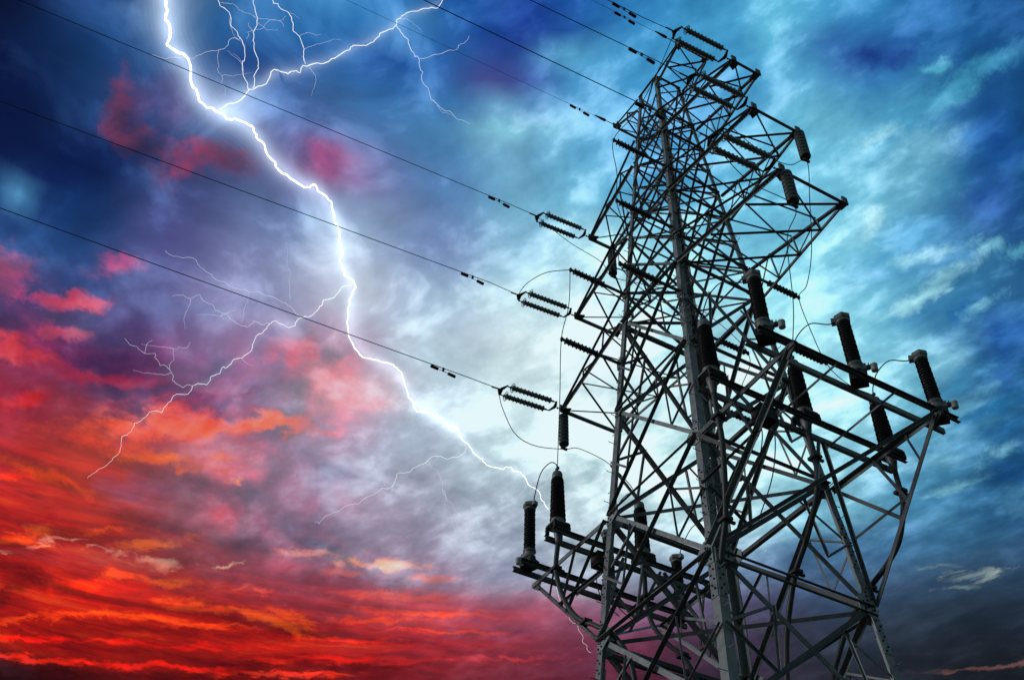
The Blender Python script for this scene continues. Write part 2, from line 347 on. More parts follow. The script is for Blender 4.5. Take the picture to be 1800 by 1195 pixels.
  (33.03, 41.37, -179.0, 1.431, 0.569, 22, 76, 140, 0.80),
  (36.50, 54.49, 164.9, 0.863, 0.308, 96, 192, 216, 0.56),
  (38.75, 53.18, 179.7, 3.152, 0.437, 70, 168, 204, 0.43),
  (36.56, 53.02, -178.1, 2.437, 0.516, 90, 184, 212, 0.37),
  (29.36, 52.26, -177.7, 1.721, 0.343, 164, 224, 236, 0.50),
  (27.30, 53.65, 172.2, 2.086, 1.006, 143, 214, 230, 0.31),
  (32.75, 50.73, -176.0, 2.399, 0.791, 136, 202, 220, 0.37),
  (27.74, 48.31, -159.5, 1.039, 0.368, 205, 244, 248, 0.50),
  (25.94, 48.12, -172.2, 2.392, 0.819, 180, 236, 244, 0.37),
  (34.25, 45.31, 166.2, 0.733, 0.345, 126, 200, 220, 0.56),
  (35.86, 44.48, -178.0, 0.954, 0.291, 108, 192, 216, 0.50),
  (30.24, 45.87, -179.7, 1.764, 0.340, 160, 224, 234, 0.43),
  (30.40, 44.63, -171.9, 2.861, 0.377, 164, 228, 236, 0.50),
  (28.40, 44.10, -170.8, 1.958, 0.343, 176, 234, 240, 0.50),
  (32.68, 42.80, -172.2, 1.391, 0.295, 132, 208, 224, 0.43),
]
n_rag = w.noise(deckv, 13.0, 7.0, 0.66, 0.4)
rsep = w.n('ShaderNodeSeparateColor'); wt.links.new(n_rag.outputs['Color'], rsep.inputs[0])
pv = w.n('ShaderNodeCombineXYZ')
wt.links.new(w.math('ADD', az, w.math('MULTIPLY', centred(rsep.outputs[0], 1.0), w.fmix(low, 6.0, 5.0))), pv.inputs[0])
wt.links.new(w.math('ADD', el, w.math('MULTIPLY', centred(rsep.outputs[1], 1.0), w.fmix(low, 1.0, 3.2))), pv.inputs[1])
n_rag2 = w.noise(deckv, 30.0, 6.0, 0.66)
rag = w.math('ADD', centred(n_rag2.outputs[0], 2.2), centred(rsep.outputs[2], 2.6))
for pa, pe, turn, ra, rb, cr_, cg_, cb_, wt_ in FINE:
    mp = w.n('ShaderNodeMapping', vector_type='TEXTURE')
    follow = w.n('ShaderNodeVectorMath', operation='MULTIPLY_ADD')          # keeps the patches in order, one after the other
    w.put(follow.inputs[0], base); follow.inputs[1].default_value = (1e-7, 1e-7, 1e-7); w.put(follow.inputs[2], pv.outputs[0])
    wt.links.new(follow.outputs[0], mp.inputs[0])
    mp.inputs['Location'].default_value = (pa, pe, 0.0); mp.inputs['Rotation'].default_value = (0.0, 0.0, radians(turn)); mp.inputs['Scale'].default_value = (ra, rb, 1.0)
    q = w.math('ADD', w.vmath('LENGTH', mp.outputs[0]), rag)
    base = w.mix(w.mapr(q, 0.05, 1.75, wt_, 0.0, 'SMOOTHSTEP'), base, (lin(cr_), lin(cg_), lin(cb_), 1.0))

# billows inside the clouds: blurred high on the west side, crisp and slanting in the east and low down
slant = w.n('ShaderNodeMapping', vector_type='TEXTURE')
wt.links.new(deckv, slant.inputs[0]); slant.inputs['Rotation'].default_value = (0, 0, 0.30); slant.inputs['Scale'].default_value = (1.45, 1.0, 1.0)
n_soft = w.noise(deckv, 8.5, 5.0, 0.52, 0.5)
n_wisp = w.noise(slant.outputs[0], 10.5, 7.0, 0.53, 0.3)
n_fine = w.noise(slant.outputs[0], 30.0, 6.0, 0.55, 0.2)
crisp = w.math('MAXIMUM', w.mapr(az, -14.0, 4.0), w.mapr(el, 50.0, 38.0))
wisp = w.math('ADD', w.math('MULTIPLY', centred(n_soft.outputs[0], 1.0), w.mapr(crisp, 0.0, 1.0, 3.6, 1.6)), w.math('MULTIPLY', w.math('ADD', centred(n_wisp.outputs[0], 2.6), centred(n_fine.outputs[0], 1.7)), w.math('MULTIPLY', w.mapr(crisp, 0.0, 1.0, 0.38, 1.0), w.mapr(az, -16.0, 5.0, 0.48, 1.0))))
wisp = w.math('MULTIPLY', wisp, w.fmix(fire, 1.0, 0.7))
wisp = w.math('MULTIPLY', wisp, w.math('MAXIMUM', w.mapr(el, 30.0, 36.0, 0.45, 1.0), w.mapr(az, 8.0, -4.0)))
# in the purple half the lit clumps turn rose and the gaps turn indigo
n_rose = w.noise(deckv, 9.5, 5.0, 0.55, 0.3)
bsep = w.n('ShaderNodeSeparateColor'); wt.links.new(base, bsep.inputs[0])
purple = w.mapr(w.math('DIVIDE', bsep.outputs[0], w.math('MAXIMUM', bsep.outputs[1], 0.004)), 0.85, 2.0)
purple = w.math('MULTIPLY', w.math('MULTIPLY', purple, w.math('SUBTRACT', 1.0, fire)), w.mapr(w.math('DIVIDE', bsep.outputs[2], w.math('MAXIMUM', bsep.outputs[0], 0.004)), 0.25, 0.55))
rose = w.math('MULTIPLY', w.math('MULTIPLY', centred(n_rose.outputs[0], 4.6), purple), w.mapr(az, 4.0, -12.0))
tint = w.n('ShaderNodeCombineXYZ')
wt.links.new(w.math('EXPONENT', rose), tint.inputs[0]); wt.links.new(w.math('EXPONENT', w.math('MULTIPLY', rose, 0.22)), tint.inputs[1]); wt.links.new(w.math('EXPONENT', w.math('MULTIPLY', rose, 0.24)), tint.inputs[2])
base = w.vmath('MULTIPLY', base, tint.outputs[0])
gain = w.math('EXPONENT', w.math('MULTIPLY', w.math('ADD', w.math('MAXIMUM', wisp, 0.0), w.math('MULTIPLY', w.math('MINIMUM', wisp, 0.0), w.mapr(el, 34.0, 42.0, 1.0, 0.55))), 0.95))
textured = w.vmath('SCALE', base, scale=w.math('MULTIPLY', gain, w.mapr(az, -4.0, 12.0, 1.0, 1.13)))
lum = w.vmath('DOT_PRODUCT', base, (0.25, 0.55, 0.25))
pale = w.math('MULTIPLY', w.math('MAXIMUM', wisp, 0.0), w.math('MULTIPLY', w.mapr(lum, 0.03, 0.5, 0.05, 0.6), w.math('SUBTRACT', 1.0, fire)), clamp=True)
textured = w.mix(pale, textured, w.mix(w.mapr(lum, 0.08, 0.45), (0.20, 0.50, 0.74, 1.0), (0.84, 0.99, 1.0, 1.0)))
textured = w.mix(fire, w.vmath('MINIMUM', textured, (0.80, 0.955, 0.985)), textured)
# thicker parts of the eastern deck are bluer
deep = w.math('MULTIPLY', w.math('MULTIPLY', w.math('MAXIMUM', w.math('MULTIPLY', wisp, -1.0), 0.0), 0.7), w.mapr(az, -8.0, 12.0), clamp=True)
textured = w.mix(deep, textured, w.vmath('MULTIPLY', textured, (0.50, 0.84, 1.02)))
# the burning streaks low over the horizon: long level bands
stv = w.n('ShaderNodeCombineXYZ')
wt.links.new(w.math('MULTIPLY', az, 0.055), stv.inputs[0])
wt.links.new(w.math('MULTIPLY', el, 0.62), stv.inputs[1])
warpst = w.vmath('ADD', stv.outputs[0], w.vmath('SCALE', w.vmath('SUBTRACT', n_big.outputs['Color'], (0.5, 0.5, 0.5)), scale=0.8))
n_st = w.noise(warpst, 2.1, 9.0, 0.62, 0.25)
flame = w.ramp(n_st.outputs[0], [(0.30, (0.055, 0.002, 0.004, 1)), (0.42, (0.22, 0.008, 0.008, 1)), (0.50, (0.52, 0.022, 0.012, 1)),
                                 (0.57, (0.80, 0.05, 0.012, 1)), (0.635, (0.98, 0.16, 0.02, 1)), (0.70, (1.0, 0.36, 0.06, 1)), (0.80, (1.0, 0.62, 0.25, 1))])
fire = w.math('MULTIPLY', fire, w.mapr(bsep.outputs[0], 0.01, 0.22, 0.2, 1.0))
flame_lit = w.mix(0.78, flame.outputs[0], w.mix(1.0, w.vmath('SCALE', flame.outputs[0], scale=3.0), base, 'MULTIPLY'))
sky_cloud = w.mix(w.math('MULTIPLY', fire, w.mapr(el, 36.0, 30.0, 0.3, 0.66)), textured, flame_lit)

nish = w.n('ShaderNodeTexSky', sky_type='NISHITA')
nish.sun_disc = False
nish.sun_elevation = radians(SUN_EL)
nish.sun_rotation = radians(SUN_AZ)
bg_sky = w.n('ShaderNodeBackground'); wt.links.new(nish.outputs[0], bg_sky.inputs[0]); bg_sky.inputs[1].default_value = 0.05
bg_cloud = w.n('ShaderNodeBackground'); wt.links.new(sky_cloud, bg_cloud.inputs[0]); bg_cloud.inputs[1].default_value = 1.0
# the storm fills the half of the sky in front; behind, the deck is a dull blue grey overcast
bg_back = w.n('ShaderNodeBackground')
wt.links.new(w.mix(n_big.outputs[0], (0.09, 0.155, 0.18, 1), (0.20, 0.31, 0.34, 1)), bg_back.inputs[0]); bg_back.inputs[1].default_value = 0.6
absaz = w.math('ABSOLUTE', az)
fb = w.math('MAXIMUM', w.mapr(absaz, 62.0, 95.0, kind='SMOOTHSTEP'), w.mapr(el, 66.0, 78.0, kind='SMOOTHSTEP'))
ms = w.n('ShaderNodeMixShader'); wt.links.new(fb, ms.inputs[0]); wt.links.new(bg_cloud.outputs[0], ms.inputs[1]); wt.links.new(bg_back.outputs[0], ms.inputs[2])
ms2 = w.n('ShaderNodeMixShader'); ms2.inputs[0].default_value = 0.97
wt.links.new(bg_sky.outputs[0], ms2.inputs[1]); wt.links.new(ms.outputs[0], ms2.inputs[2])
wo = w.n('ShaderNodeOutputWorld'); wt.links.new(ms2.outputs[0], wo.inputs[0])

# ---------------------------------------------------------------- sun: the low soft light behind the clouds at the viewer's back
sun_data = bpy.data.lights.new("sun", 'SUN')
sun_data.energy = 0.75
sun_data.angle = radians(14.0)
sun_data.color = (0.90, 0.98, 1.0)
sun = bpy.data.objects.new("sun", sun_data)
scene.collection.objects.link(sun)
sd = Vector((sin(radians(SUN_AZ)) * cos(radians(SUN_EL)), cos(radians(SUN_AZ)) * cos(radians(SUN_EL)), sin(radians(SUN_EL))))
sun.rotation_euler = (-sd).to_track_quat('-Z', 'Y').to_euler()

# ---------------------------------------------------------------- materials
def material(name, col, rough=0.5, metal=0.0, var=0.25, scale=14.0, col2=None, obj_var=0.2, bump=0.0, spec=0.5):
    m = bpy.data.materials.new(name); m.use_nodes = True
    t = m.node_tree; b = NB(t)
    bs = t.nodes['Principled BSDF']
    co = b.n('ShaderNodeTexCoord').outputs['Object']
    nz = b.noise(co, scale, 6.0, 0.6)
    c2 = col2 or tuple(max(0.0, c * (1 - var)) for c in col)
    f = b.mapr(nz.outputs[0], 0.35, 0.65)
    c = b.mix(f, tuple(c2) + (1,), tuple(col) + (1,))
    if obj_var:
        oi = b.n('ShaderNodeObjectInfo')
        k = b.mapr(oi.outputs['Random'], 0.0, 1.0, 1.0 - obj_var, 1.0 + obj_var)
        c = b.vmath('SCALE', c, scale=k)
    t.links.new(c, bs.inputs['Base Color'])
    b.put(bs.inputs['Roughness'], b.mapr(nz.outputs[0], 0.3, 0.7, rough - 0.08, rough + 0.1))
    bs.inputs['Metallic'].default_value = metal
    try: bs.inputs['Specular IOR Level'].default_value = spec
    except Exception: pass
    if bump:
        bp = b.n('ShaderNodeBump'); bp.inputs['Strength'].default_value = bump; bp.inputs['Distance'].default_value = 0.01
        t.links.new(b.noise(co, scale * 4, 4.0).outputs[0], bp.inputs['Height']); t.links.new(bp.outputs[0], bs.inputs['Normal'])
    return m

STEEL = material('galvanised_steel', (0.25, 0.27, 0.275), 0.5, 0.25, 0.45, 5.0, obj_var=0.22, bump=0.15)
PLATE = material('plate_and_lit_brace_steel', (0.42, 0.46, 0.46), 0.5, 0.15, 0.35, 5.0, obj_var=0.15, bump=0.15)  # pale gusset tone; AB braces share it as light put into the colour
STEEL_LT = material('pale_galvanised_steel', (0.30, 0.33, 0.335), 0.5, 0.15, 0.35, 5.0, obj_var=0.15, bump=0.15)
STEEL_DK = material('shaded_steel', (0.15, 0.16, 0.165), 0.6, 0.2, 0.45, 6.0, obj_var=0.25, bump=0.15)  # darker copy of the galvanised steel: shade put into the colour
BOLT = material('bolt_steel', (0.035, 0.035, 0.035), 0.6, 0.3, 0.3, 30.0, obj_var=0.0)
PORCELAIN = material('brown_porcelain', (0.036, 0.034, 0.035), 0.28, 0.0, 0.3, 8.0, obj_var=0.1)
POLYMER = material('grey_green_polymer', (0.30, 0.34, 0.33), 0.6, 0.0, 0.3, 10.0, obj_var=0.1)
POLYMER_DK = material('dark_polymer', (0.035, 0.042, 0.044), 0.5, 0.0, 0.3, 10.0, obj_var=0.1)
GLASS_GREY = material('grey_insulator_glaze', (0.075, 0.085, 0.082), 0.4, 0.0, 0.3, 8.0, obj_var=0.1)
CASTING = material('cast_aluminium', (0.30, 0.31, 0.31), 0.5, 0.3, 0.35, 12.0, obj_var=0.1, bump=0.2)
HARDWARE = material('dark_hardware', (0.05, 0.055, 0.058), 0.5, 0.4, 0.3, 20.0, obj_var=0.1)
WIRE = material('stranded_wire', (0.05, 0.055, 0.06), 0.55, 0.5, 0.3, 40.0, obj_var=0.1)
CABLE = material('grey_cable_sheath', (0.075, 0.08, 0.08), 0.5, 0.0, 0.35, 6.0, obj_var=0.1)
WHITE_CUP = material('white_enamel', (0.82, 0.84, 0.84), 0.4, 0.0, 0.15, 9.0, obj_var=0.0)
BLACK_BOX = material('black_painted_steel', (0.018, 0.018, 0.02), 0.55, 0.0, 0.3, 9.0, obj_var=0.0)
SOIL = material('dark_grass_soil', (0.045, 0.055, 0.03), 0.9, 0.0, 0.5, 0.6, col2=(0.07, 0.055, 0.04), obj_var=0.0)
CONCRETE = material('footing_concrete', (0.30, 0.29, 0.27), 0.9, 0.0, 0.3, 6.0, obj_var=0.0)

def emission(name, col, strength):
    m = bpy.data.materials.new(name); m.use_nodes = True
    t = m.node_tree; t.nodes.clear()
    e = t.nodes.new('ShaderNodeEmission'); e.inputs[0].default_value = tuple(col) + (1,); e.inputs[1].default_value = strength
    o = t.nodes.new('ShaderNodeOutputMaterial'); t.links.new(e.outputs[0], o.inputs['Surface'])
    return m
def glowing_air(name, col, strength):
    m = bpy.data.materials.new(name); m.use_nodes = True
    t = m.node_tree; t.nodes.clear()
    e = t.nodes.new('ShaderNodeEmission'); e.inputs[0].default_value = tuple(col) + (1,); e.inputs[1].default_value = strength
    o = t.nodes.new('ShaderNodeOutputMaterial'); t.links.new(e.outputs[0], o.inputs['Volume'])
    return m

# ---------------------------------------------------------------- mesh helpers
class MB:
    def __init__(self): self.v = []; self.f = []; self.m = []; self.smooth = []
    def add(self, verts, faces, mi=0, smooth=False):
        o = len(self.v)
        self.v += [tuple(x) for x in verts]
        for f in faces:
            self.f.append(tuple(i + o for i in f)); self.m.append(mi); self.smooth.append(smooth)
        return self
    def prism(self, ring0, ring1, mi=0, smooth=False, caps=True):
        n = len(ring0); vs = list(ring0) + list(ring1)
        fs = [(i, (i + 1) % n, n + (i + 1) % n, n + i) for i in range(n)]
        if caps: fs += [tuple(range(n - 1, -1, -1)), tuple(range(n, 2 * n))]
        return self.add(vs, fs, mi, smooth)
    def box(self, c, s, mi=0):
        x, y, z = c; a, b, h = s[0] / 2, s[1] / 2, s[2] / 2
        r0 = [(x - a, y - b, z - h), (x + a, y - b, z - h), (x + a, y + b, z - h), (x - a, y + b, z - h)]
        return self.prism(r0, [(p[0], p[1], z + h) for p in r0], mi)
    def angle(self, p0, p1, a, t, n, flip=False, mi=0, b=None):
        """rolled steel angle from p0 to p1: one flange lies across n, the other stands along n"""
        p0, p1, n = Vector(p0), Vector(p1), Vector(n)
        d = (p1 - p0).normalized(); n = (n - d * n.dot(d)).normalized(); s = d.cross(n)
        if flip: s = -s
        b = b or a
        prof = [(-a / 2, 0), (a / 2, 0), (a / 2, t), (-a / 2 + t, t), (-a / 2 + t, b), (-a / 2, b)]
        if flip: prof = prof[::-1]
        return self.prism([p0 + s * u + n * v for u, v in prof], [p1 + s * u + n * v for u, v in prof], mi)
    def channel(self, p0, p1, wd, h, t, up=(0, 0, 1), flip=False):
        p0, p1 = Vector(p0), Vector(p1); d = (p1 - p0).normalized(); up = Vector(up); s = d.cross(up).normalized()
        if flip: s = -s
        prof = [(0, 0), (wd, 0), (wd, t), (t, t), (t, h - t), (wd, h - t), (wd, h), (0, h)]
        if flip: prof = prof[::-1]
        return self.prism([p0 + s * u + up * v for u, v in prof], [p1 + s * u + up * v for u, v in prof])
    def plate(self, pts, n, t, mi=0):
        n = Vector(n).normalized() * t
        a = [Vector(p) for p in pts]
        nn = Vector((0, 0, 0))
        for i in range(len(a)): nn += (a[i] - a[0]).cross(a[(i + 1) % len(a)] - a[0])
        if nn.dot(n) < 0: a = a[::-1]
        return self.prism([p for p in a], [p + n for p in a], mi)
    def tube(self, pts, r, seg=8, mi=0, radii=None, closed=False):
        P = [Vector(p) for p in pts]; N = len(P)
        prev = None; rings = []
        for i in range(N):
            a = P[(i - 1) % N] if (closed or i > 0) else P[i]; b = P[(i + 1) % N] if (closed or i < N - 1) else P[i]
            d = (b - a).normalized()
            if prev is None:
                ref = Vector((0, 0, 1)) if abs(d.z) < 0.9 else Vector((1, 0, 0)); u = d.cross(ref).normalized()
            else:
                u = (prev - d * prev.dot(d)).normalized()
            prev = u; vv = d.cross(u); rr = radii[i] if radii else r
            rings.append([P[i] + (u * cos(2 * pi * k / seg) + vv * sin(2 * pi * k / seg)) * rr for k in range(seg)])
        vs = [p for q in rings for p in q]; fs = []
        for i in range(N if closed else N - 1):
            j = (i + 1) % N
            for k in range(seg):
                fs.append((i * seg + k, i * seg + (k + 1) % seg, j * seg + (k + 1) % seg, j * seg + k))
        if not closed: fs += [tuple(range(seg - 1, -1, -1)), tuple(range((N - 1) * seg, N * seg))]
        return self.add(vs, fs, mi, True)
    def lathe(self, prof, origin=(0, 0, 0), axis=(0, 0, 1), seg=20, mi=0, smooth=True):
        """prof: (radius, distance along axis)"""
        o, ax = Vector(origin), Vector(axis).normalized()
        ref = Vector((0, 0, 1)) if abs(ax.z) < 0.9 else Vector((1, 0, 0)); u = ax.cross(ref).normalized(); v = ax.cross(u)
        vs = []
        for r, h in prof:
            for k in range(seg):
                a = 2 * pi * k / seg; vs.append(o + ax * h + (u * cos(a) + v * sin(a)) * r)
        n = len(prof); fs = []
        for i in range(n - 1):
            for k in range(seg):
                fs.append((i * seg + k, i * seg + (k + 1) % seg, (i + 1) * seg + (k + 1) % seg, (i + 1) * seg + k))
        fs += [tuple(range(seg - 1, -1, -1)), tuple(range((n - 1) * seg, n * seg))]
        return self.add(vs, fs, mi, smooth)
    def bolt(self, p, n, r=0.016, h=0.022, mi=1):
        return self.lathe([(r, 0), (r, h), (r * 0.5, h + 0.004)], p, n, 6, mi, False)
    def build(self, name, mats, parent=None, fix=True):
        me = bpy.data.meshes.new(name)
        me.from_pydata([tuple(v) for v in self.v], [], self.f)
        if not isinstance(mats, (list, tuple)): mats = [mats]
        for m in mats: me.materials.append(m)
        me.polygons.foreach_set('material_index', self.m)
        me.polygons.foreach_set('use_smooth', self.smooth)
        if fix:
            bm = bmesh.new(); bm.from_mesh(me); bmesh.ops.recalc_face_normals(bm, faces=bm.faces); bm.to_mesh(me); bm.free()
        me.update()
        o = bpy.data.objects.new(name, me); scene.collection.objects.link(o)
        if parent is not None: o.parent = parent
        return o

def tag(o, label=None, cat=None, group=None, kind=None):
    if label: o['label'] = label
    if cat: o['category'] = cat
    if group: o['group'] = group
    if kind: o['kind'] = kind
    return o
def empty(name, loc=(0, 0, 0), rotz=0.0):
    o = bpy.data.objects.new(name, None); scene.collection.objects.link(o)
    o.location = loc; o.rotation_euler = (0, 0, rotz); o.empty_display_size = 0.3
    return o
def copy_tree(root, loc, rot=(0, 0, 0)):
    c = root.copy(); scene.collection.objects.link(c); c.location = loc; c.rotation_euler = rot
    for ch in list(root.children):
        k = ch.copy(); scene.collection.objects.link(k); k.parent = c
        for g in list(ch.children):
            q = g.copy(); scene.collection.objects.link(q); q.parent = k
    return c
def spline(pts, n=10):
    P = [Vector(p) for p in pts]; out = []
    for i in range(len(P) - 1):
        a = P[i - 1] if i > 0 else P[i] * 2 - P[i + 1]; b, c = P[i], P[i + 1]; d = P[i + 2] if i + 2 < len(P) else P[i + 1] * 2 - P[i]
        for k in range(n):
            t = k / n
            out.append(0.5 * ((2 * b) + (c - a) * t + (2 * a - 5 * b + 4 * c - d) * t * t + (3 * b - a - 3 * c + d) * t ** 3))
    out.append(P[-1]); return out

# ---------------------------------------------------------------- ground
gm = MB()
S = 6000.0
gm.add([(-S, -S, 0), (S, -S, 0), (S, S, 0), (-S, S, 0)], [(0, 1, 2, 3)])
g = gm.build('ground', SOIL, fix=False); tag(g, kind='structure')

# ---------------------------------------------------------------- tower
TOP = 34.5
K, H0 = 0.07530, 0.5
def hw(z): return H0 + K * (TOP - z)               # half width of the square body at height z
SGN = {'A': (1, -1), 'B': (-1, -1), 'C': (1, 1), 'D': (-1, 1)}
def lp(n, z): h = hw(z); return Vector((SGN[n][0] * h, SGN[n][1] * h, z))
FACES = {'AB': (Vector((0, -1, 0)), 'A', 'B'), 'DC': (Vector((0, 1, 0)), 'D', 'C'), 'CA': (Vector((1, 0, 0)), 'C', 'A'), 'BD': (Vector((-1, 0, 0)), 'B', 'D')}

tower = empty('transmission_tower', (0, 0, 0))
tag(tower, 'tall galvanised steel lattice transmission tower with tiered cross arms and two cable platforms', 'tower')

GUS = [34.5, 32.0, 30.65, 28.3, 27.1, 24.7, 23.5, 20.26, 17.05, 13.8]
legs = {}
for n in 'ABCD':
    sx, sy = SGN[n]
    m = MB()
    for z0, z1, a, t in ((0.0, 13.2, 0.225, 0.02), (13.2, 20.0, 0.20, 0.018), (20.0, 27.0, 0.165, 0.015), (27.0, 34.62, 0.125, 0.012)):
        p0, p1 = lp(n, z0), lp(n, z1)
        # heel on the corner line, flanges running inward along both faces
        prof = [(0, 0), (a, 0), (a, t), (t, t), (t, a), (0, a)]
        r0 = [p0 + Vector((-sx * u, -sy * v, 0)) for u, v in prof]; r1 = [p1 + Vector((-sx * u, -sy * v, 0)) for u, v in prof]
        m.prism(r0, r1, 0)
    # splice covers with their bolt rows
    for z0, z1, a in ((12.7, 14.3, 0.21), (14.75, 16.05, 0.195), (20.9, 22.1, 0.18), (26.6, 27.4, 0.13)):
        for ax in (0, 1):
            q0, q1 = lp(n, z0), lp(n, z1)
            nn = Vector((0, sy, 0)) if ax == 0 else Vector((sx, 0, 0))
            tt = Vector((-sx, 0, 0)) if ax == 0 else Vector((0, -sy, 0))
            m.plate([q0 + nn * 0.003 + tt * 0.006, q0 + nn * 0.003 + tt * a, q1 + nn * 0.003 + tt * a, q1 + nn * 0.003 + tt * 0.006], nn, 0.012)
            k = int((z1 - z0) / 0.11)
            for i in range(k):
                f = (i + 0.5) / k; q = q0.lerp(q1, f)
                m.bolt(q + nn * 0.015 + tt * (a * (0.3 if i % 2 else 0.68)), nn, 0.019, 0.024)
    # climbing pins
    z = 3.0; i = 0
    while z < 33.5:
        q = lp(n, z); i += 1
        dv = Vector((0, sy, 0)) if i % 2 else Vector((sx, 0, 0)); off = Vector((-sx * 0.06, 0, 0)) if i % 2 else Vector((0, -sy * 0.06, 0))
        m.tube([q + off, q + off + dv * 0.17, q + off + dv * 0.175 + Vector((0, 0, 0.025))], 0.009, 5)
        z += 0.45
    m.box((sx * hw(0), sy * hw(0), 0.1), (0.9, 0.9, 0.5), 2)
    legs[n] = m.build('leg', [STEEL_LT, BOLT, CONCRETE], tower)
    # gusset plates on both faces
    for zi, zg in enumerate(GUS):
        big = {17.05: 0.46, 13.8: 0.5, 20.26: 0.34, 23.5: 0.3}.get(zg, 0.22)
        for ax in (0, 1):
            nn = Vector((0, sy, 0)) if ax == 0 else Vector((sx, 0, 0)); tt = Vector((-sx, 0, 0)) if ax == 0 else Vector((0, -sy, 0))
            if zg == 34.5: zc_ = zg - 0.08
            else: zc_ = zg
            c = lp(n, zc_); up = (lp(n, zc_ + 1) - lp(n, zc_)).normalized()
            o = nn * (0.017 if zg in (13.8,) else 0.004) + tt * 0.01
            s = big
            pts = [c + o - up * s * 0.62, c + o + tt * s * 0.42 - up * s * 0.62, c + o + tt * s * 0.92 - up * s * 0.25, c + o + tt * s * 0.92 + up * s * 0.2,
                   c + o + tt * s * 0.5 + up * s * 0.6, c + o + up * s * 0.6]
            gp = MB(); gp.plate(pts, nn, 0.014)
            for (a_, b_) in ((0.12, -0.45), (0.12, -0.2), (0.12, 0.05), (0.12, 0.3), (0.35, -0.42), (0.4, -0.1), (0.38, 0.2), (0.62, -0.2), (0.65, 0.08), (0.33, 0.42)):
                gp.bolt(c + o + tt * s * a_ + up * s * b_ + nn * 0.014, nn, 0.012 + 0.016 * s, 0.02 + 0.01 * s)
            gp.build('gusset_plate', [PLATE, BOLT], legs[n])

def face_bar(m, pa, pb, nn, a, t, side, mi=0):
    """angle lying in a face of the body; side +1 outside the leg flange, -1 inside it"""
    o = nn * (0.020 if side > 0 else -0.024 - t)
    if side > 0: m.angle(pa + o, pb + o, a, t, nn, False, mi)
    else: m.angle(pa + o, pb + o, a, t, -nn, True, mi)
def inset(n, other, z, d=0.07):
    p = lp(n, z); q = lp(other, z); return p + (q - p).normalized() * d

UP_CA = [34.3, 33.25, 32.0, 30.65, 29.5, 28.3, 27.1, 25.9, 24.7, 23.5]
UP_AB = [(34.4, 32.0), (33.25, 30.65), (32.0, 29.5), (30.65, 28.3), (29.5, 27.1), (28.3, 25.9), (27.1, 24.7), (25.9, 23.5)]
for fc, (nn, n1, n2) in FACES.items():
    pan = UP_AB if fc in ('AB', 'DC') else list(zip(UP_CA[:-1], UP_CA[1:]))
    for zt, zb in pan:
        a = 0.048 + 0.022 * (34.5 - zt) / 11
        m = MB(); face_bar(m, inset(n1, n2, zt), inset(n2, n1, zb), nn, a, 0.007, 1); m.build('lattice_brace', STEEL_DK, tower)
        m = MB(); face_bar(m, inset(n2, n1, zt), inset(n1, n2, zb), nn, a, 0.007, -1); m.build('lattice_brace', STEEL, tower)
LOW = [23.5, 20.26, 17.05, 13.8, 10.4, 5.6, 0.4]
for fc, (nn, n1, n2) in FACES.items():
    for zt, zb in zip(LOW[:-1], LOW[1:]):
        a = 0.095 + 0.022 * (23.5 - zt) / 10
        m = MB(); face_bar(m, inset(n1, n2, zt), inset(n2, n1, zb), nn, a, 0.010, 1); m.build('diagonal_brace', STEEL_DK, tower)
        m = MB(); face_bar(m, inset(n2, n1, zt), inset(n1, n2, zb), nn, a, 0.010, -1); m.build('diagonal_brace', PLATE if fc == 'AB' and zt > 13 else STEEL, tower)  # AB braces paler: light falling on that face is put into their colour
# horizontal beams round the body
for z in (34.4, 32.0, 30.65, 28.3, 27.1, 24.7, 23.5, 20.26, 17.05, 13.8, 10.4):
    for fc, (nn, n1, n2) in FACES.items():
        if z == 20.26 and fc in ('BD',): continue
        a = 0.06 + (0.05 if z < 24 else 0.0)
        if (fc == 'AB' and z in (17.05, 20.26)) or (fc == 'CA' and z == 13.8): a = 0.065
        m = MB(); pa, pb = inset(n1, n2, z, 0.05), inset(n2, n1, z, 0.05)
        off = nn * 0.034
        m.angle(pa + off, pb + off, a, 0.009, nn, z > 24)
        if z == 13.8 and fc in ('CA', 'BD'):
            o2 = nn * 0.034 + Vector((0, 0, -0.20)); m.angle(pa + o2, pb + o2, a, 0.009, nn, False)
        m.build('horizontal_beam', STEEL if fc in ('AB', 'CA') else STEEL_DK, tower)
# plan bracing inside the body
for z in (32.0, 30.65, 28.3, 27.1, 24.7, 23.5, 17.05, 13.8):
    for i, (q, r) in enumerate((('B', 'C'), ('A', 'D'))):
        if z in (17.05, 13.8) and q == 'A': continue
        zz = z - 0.05 - 0.1 * i
        m = MB(); a = 0.1 if z < 20 else 0.06
        p0, p1 = lp(q, zz), lp(r, zz); d = (p1 - p0).normalized()
        m.angle(p0 + d * 0.12, p1 - d * 0.12, a, 0.008, (0, 0, -1)); m.build('plan_brace', STEEL_DK, tower)
# redundant members of the tall lower panels
for fc, (nn, n1, n2) in FACES.items():
    for zt, zb in ((23.5, 20.26), (20.26, 17.05), (17.05, 13.8), (13.8, 10.4)):
        for p, q in ((n1, n2), (n2, n1)):
            zm = (zt + zb) / 2
            ql = lp(p, zb).lerp(lp(q, zt), 0.27); qu = lp(p, zt).lerp(lp(q, zb), 0.27); lm = lp(p, zm)
            for s0, s1, e in ((lm, ql, 0.045), (lm, qu, -0.045), (qu, ql, 0.06)):
                d = (s1 - s0).normalized()
                m = MB(); o = nn * e
                m.angle(s0 + o + d * 0.02, s1 + o - d * 0.02, 0.055, 0.006, nn if e > 0 else -nn, False)
                m.build('redundant_brace', STEEL, tower)

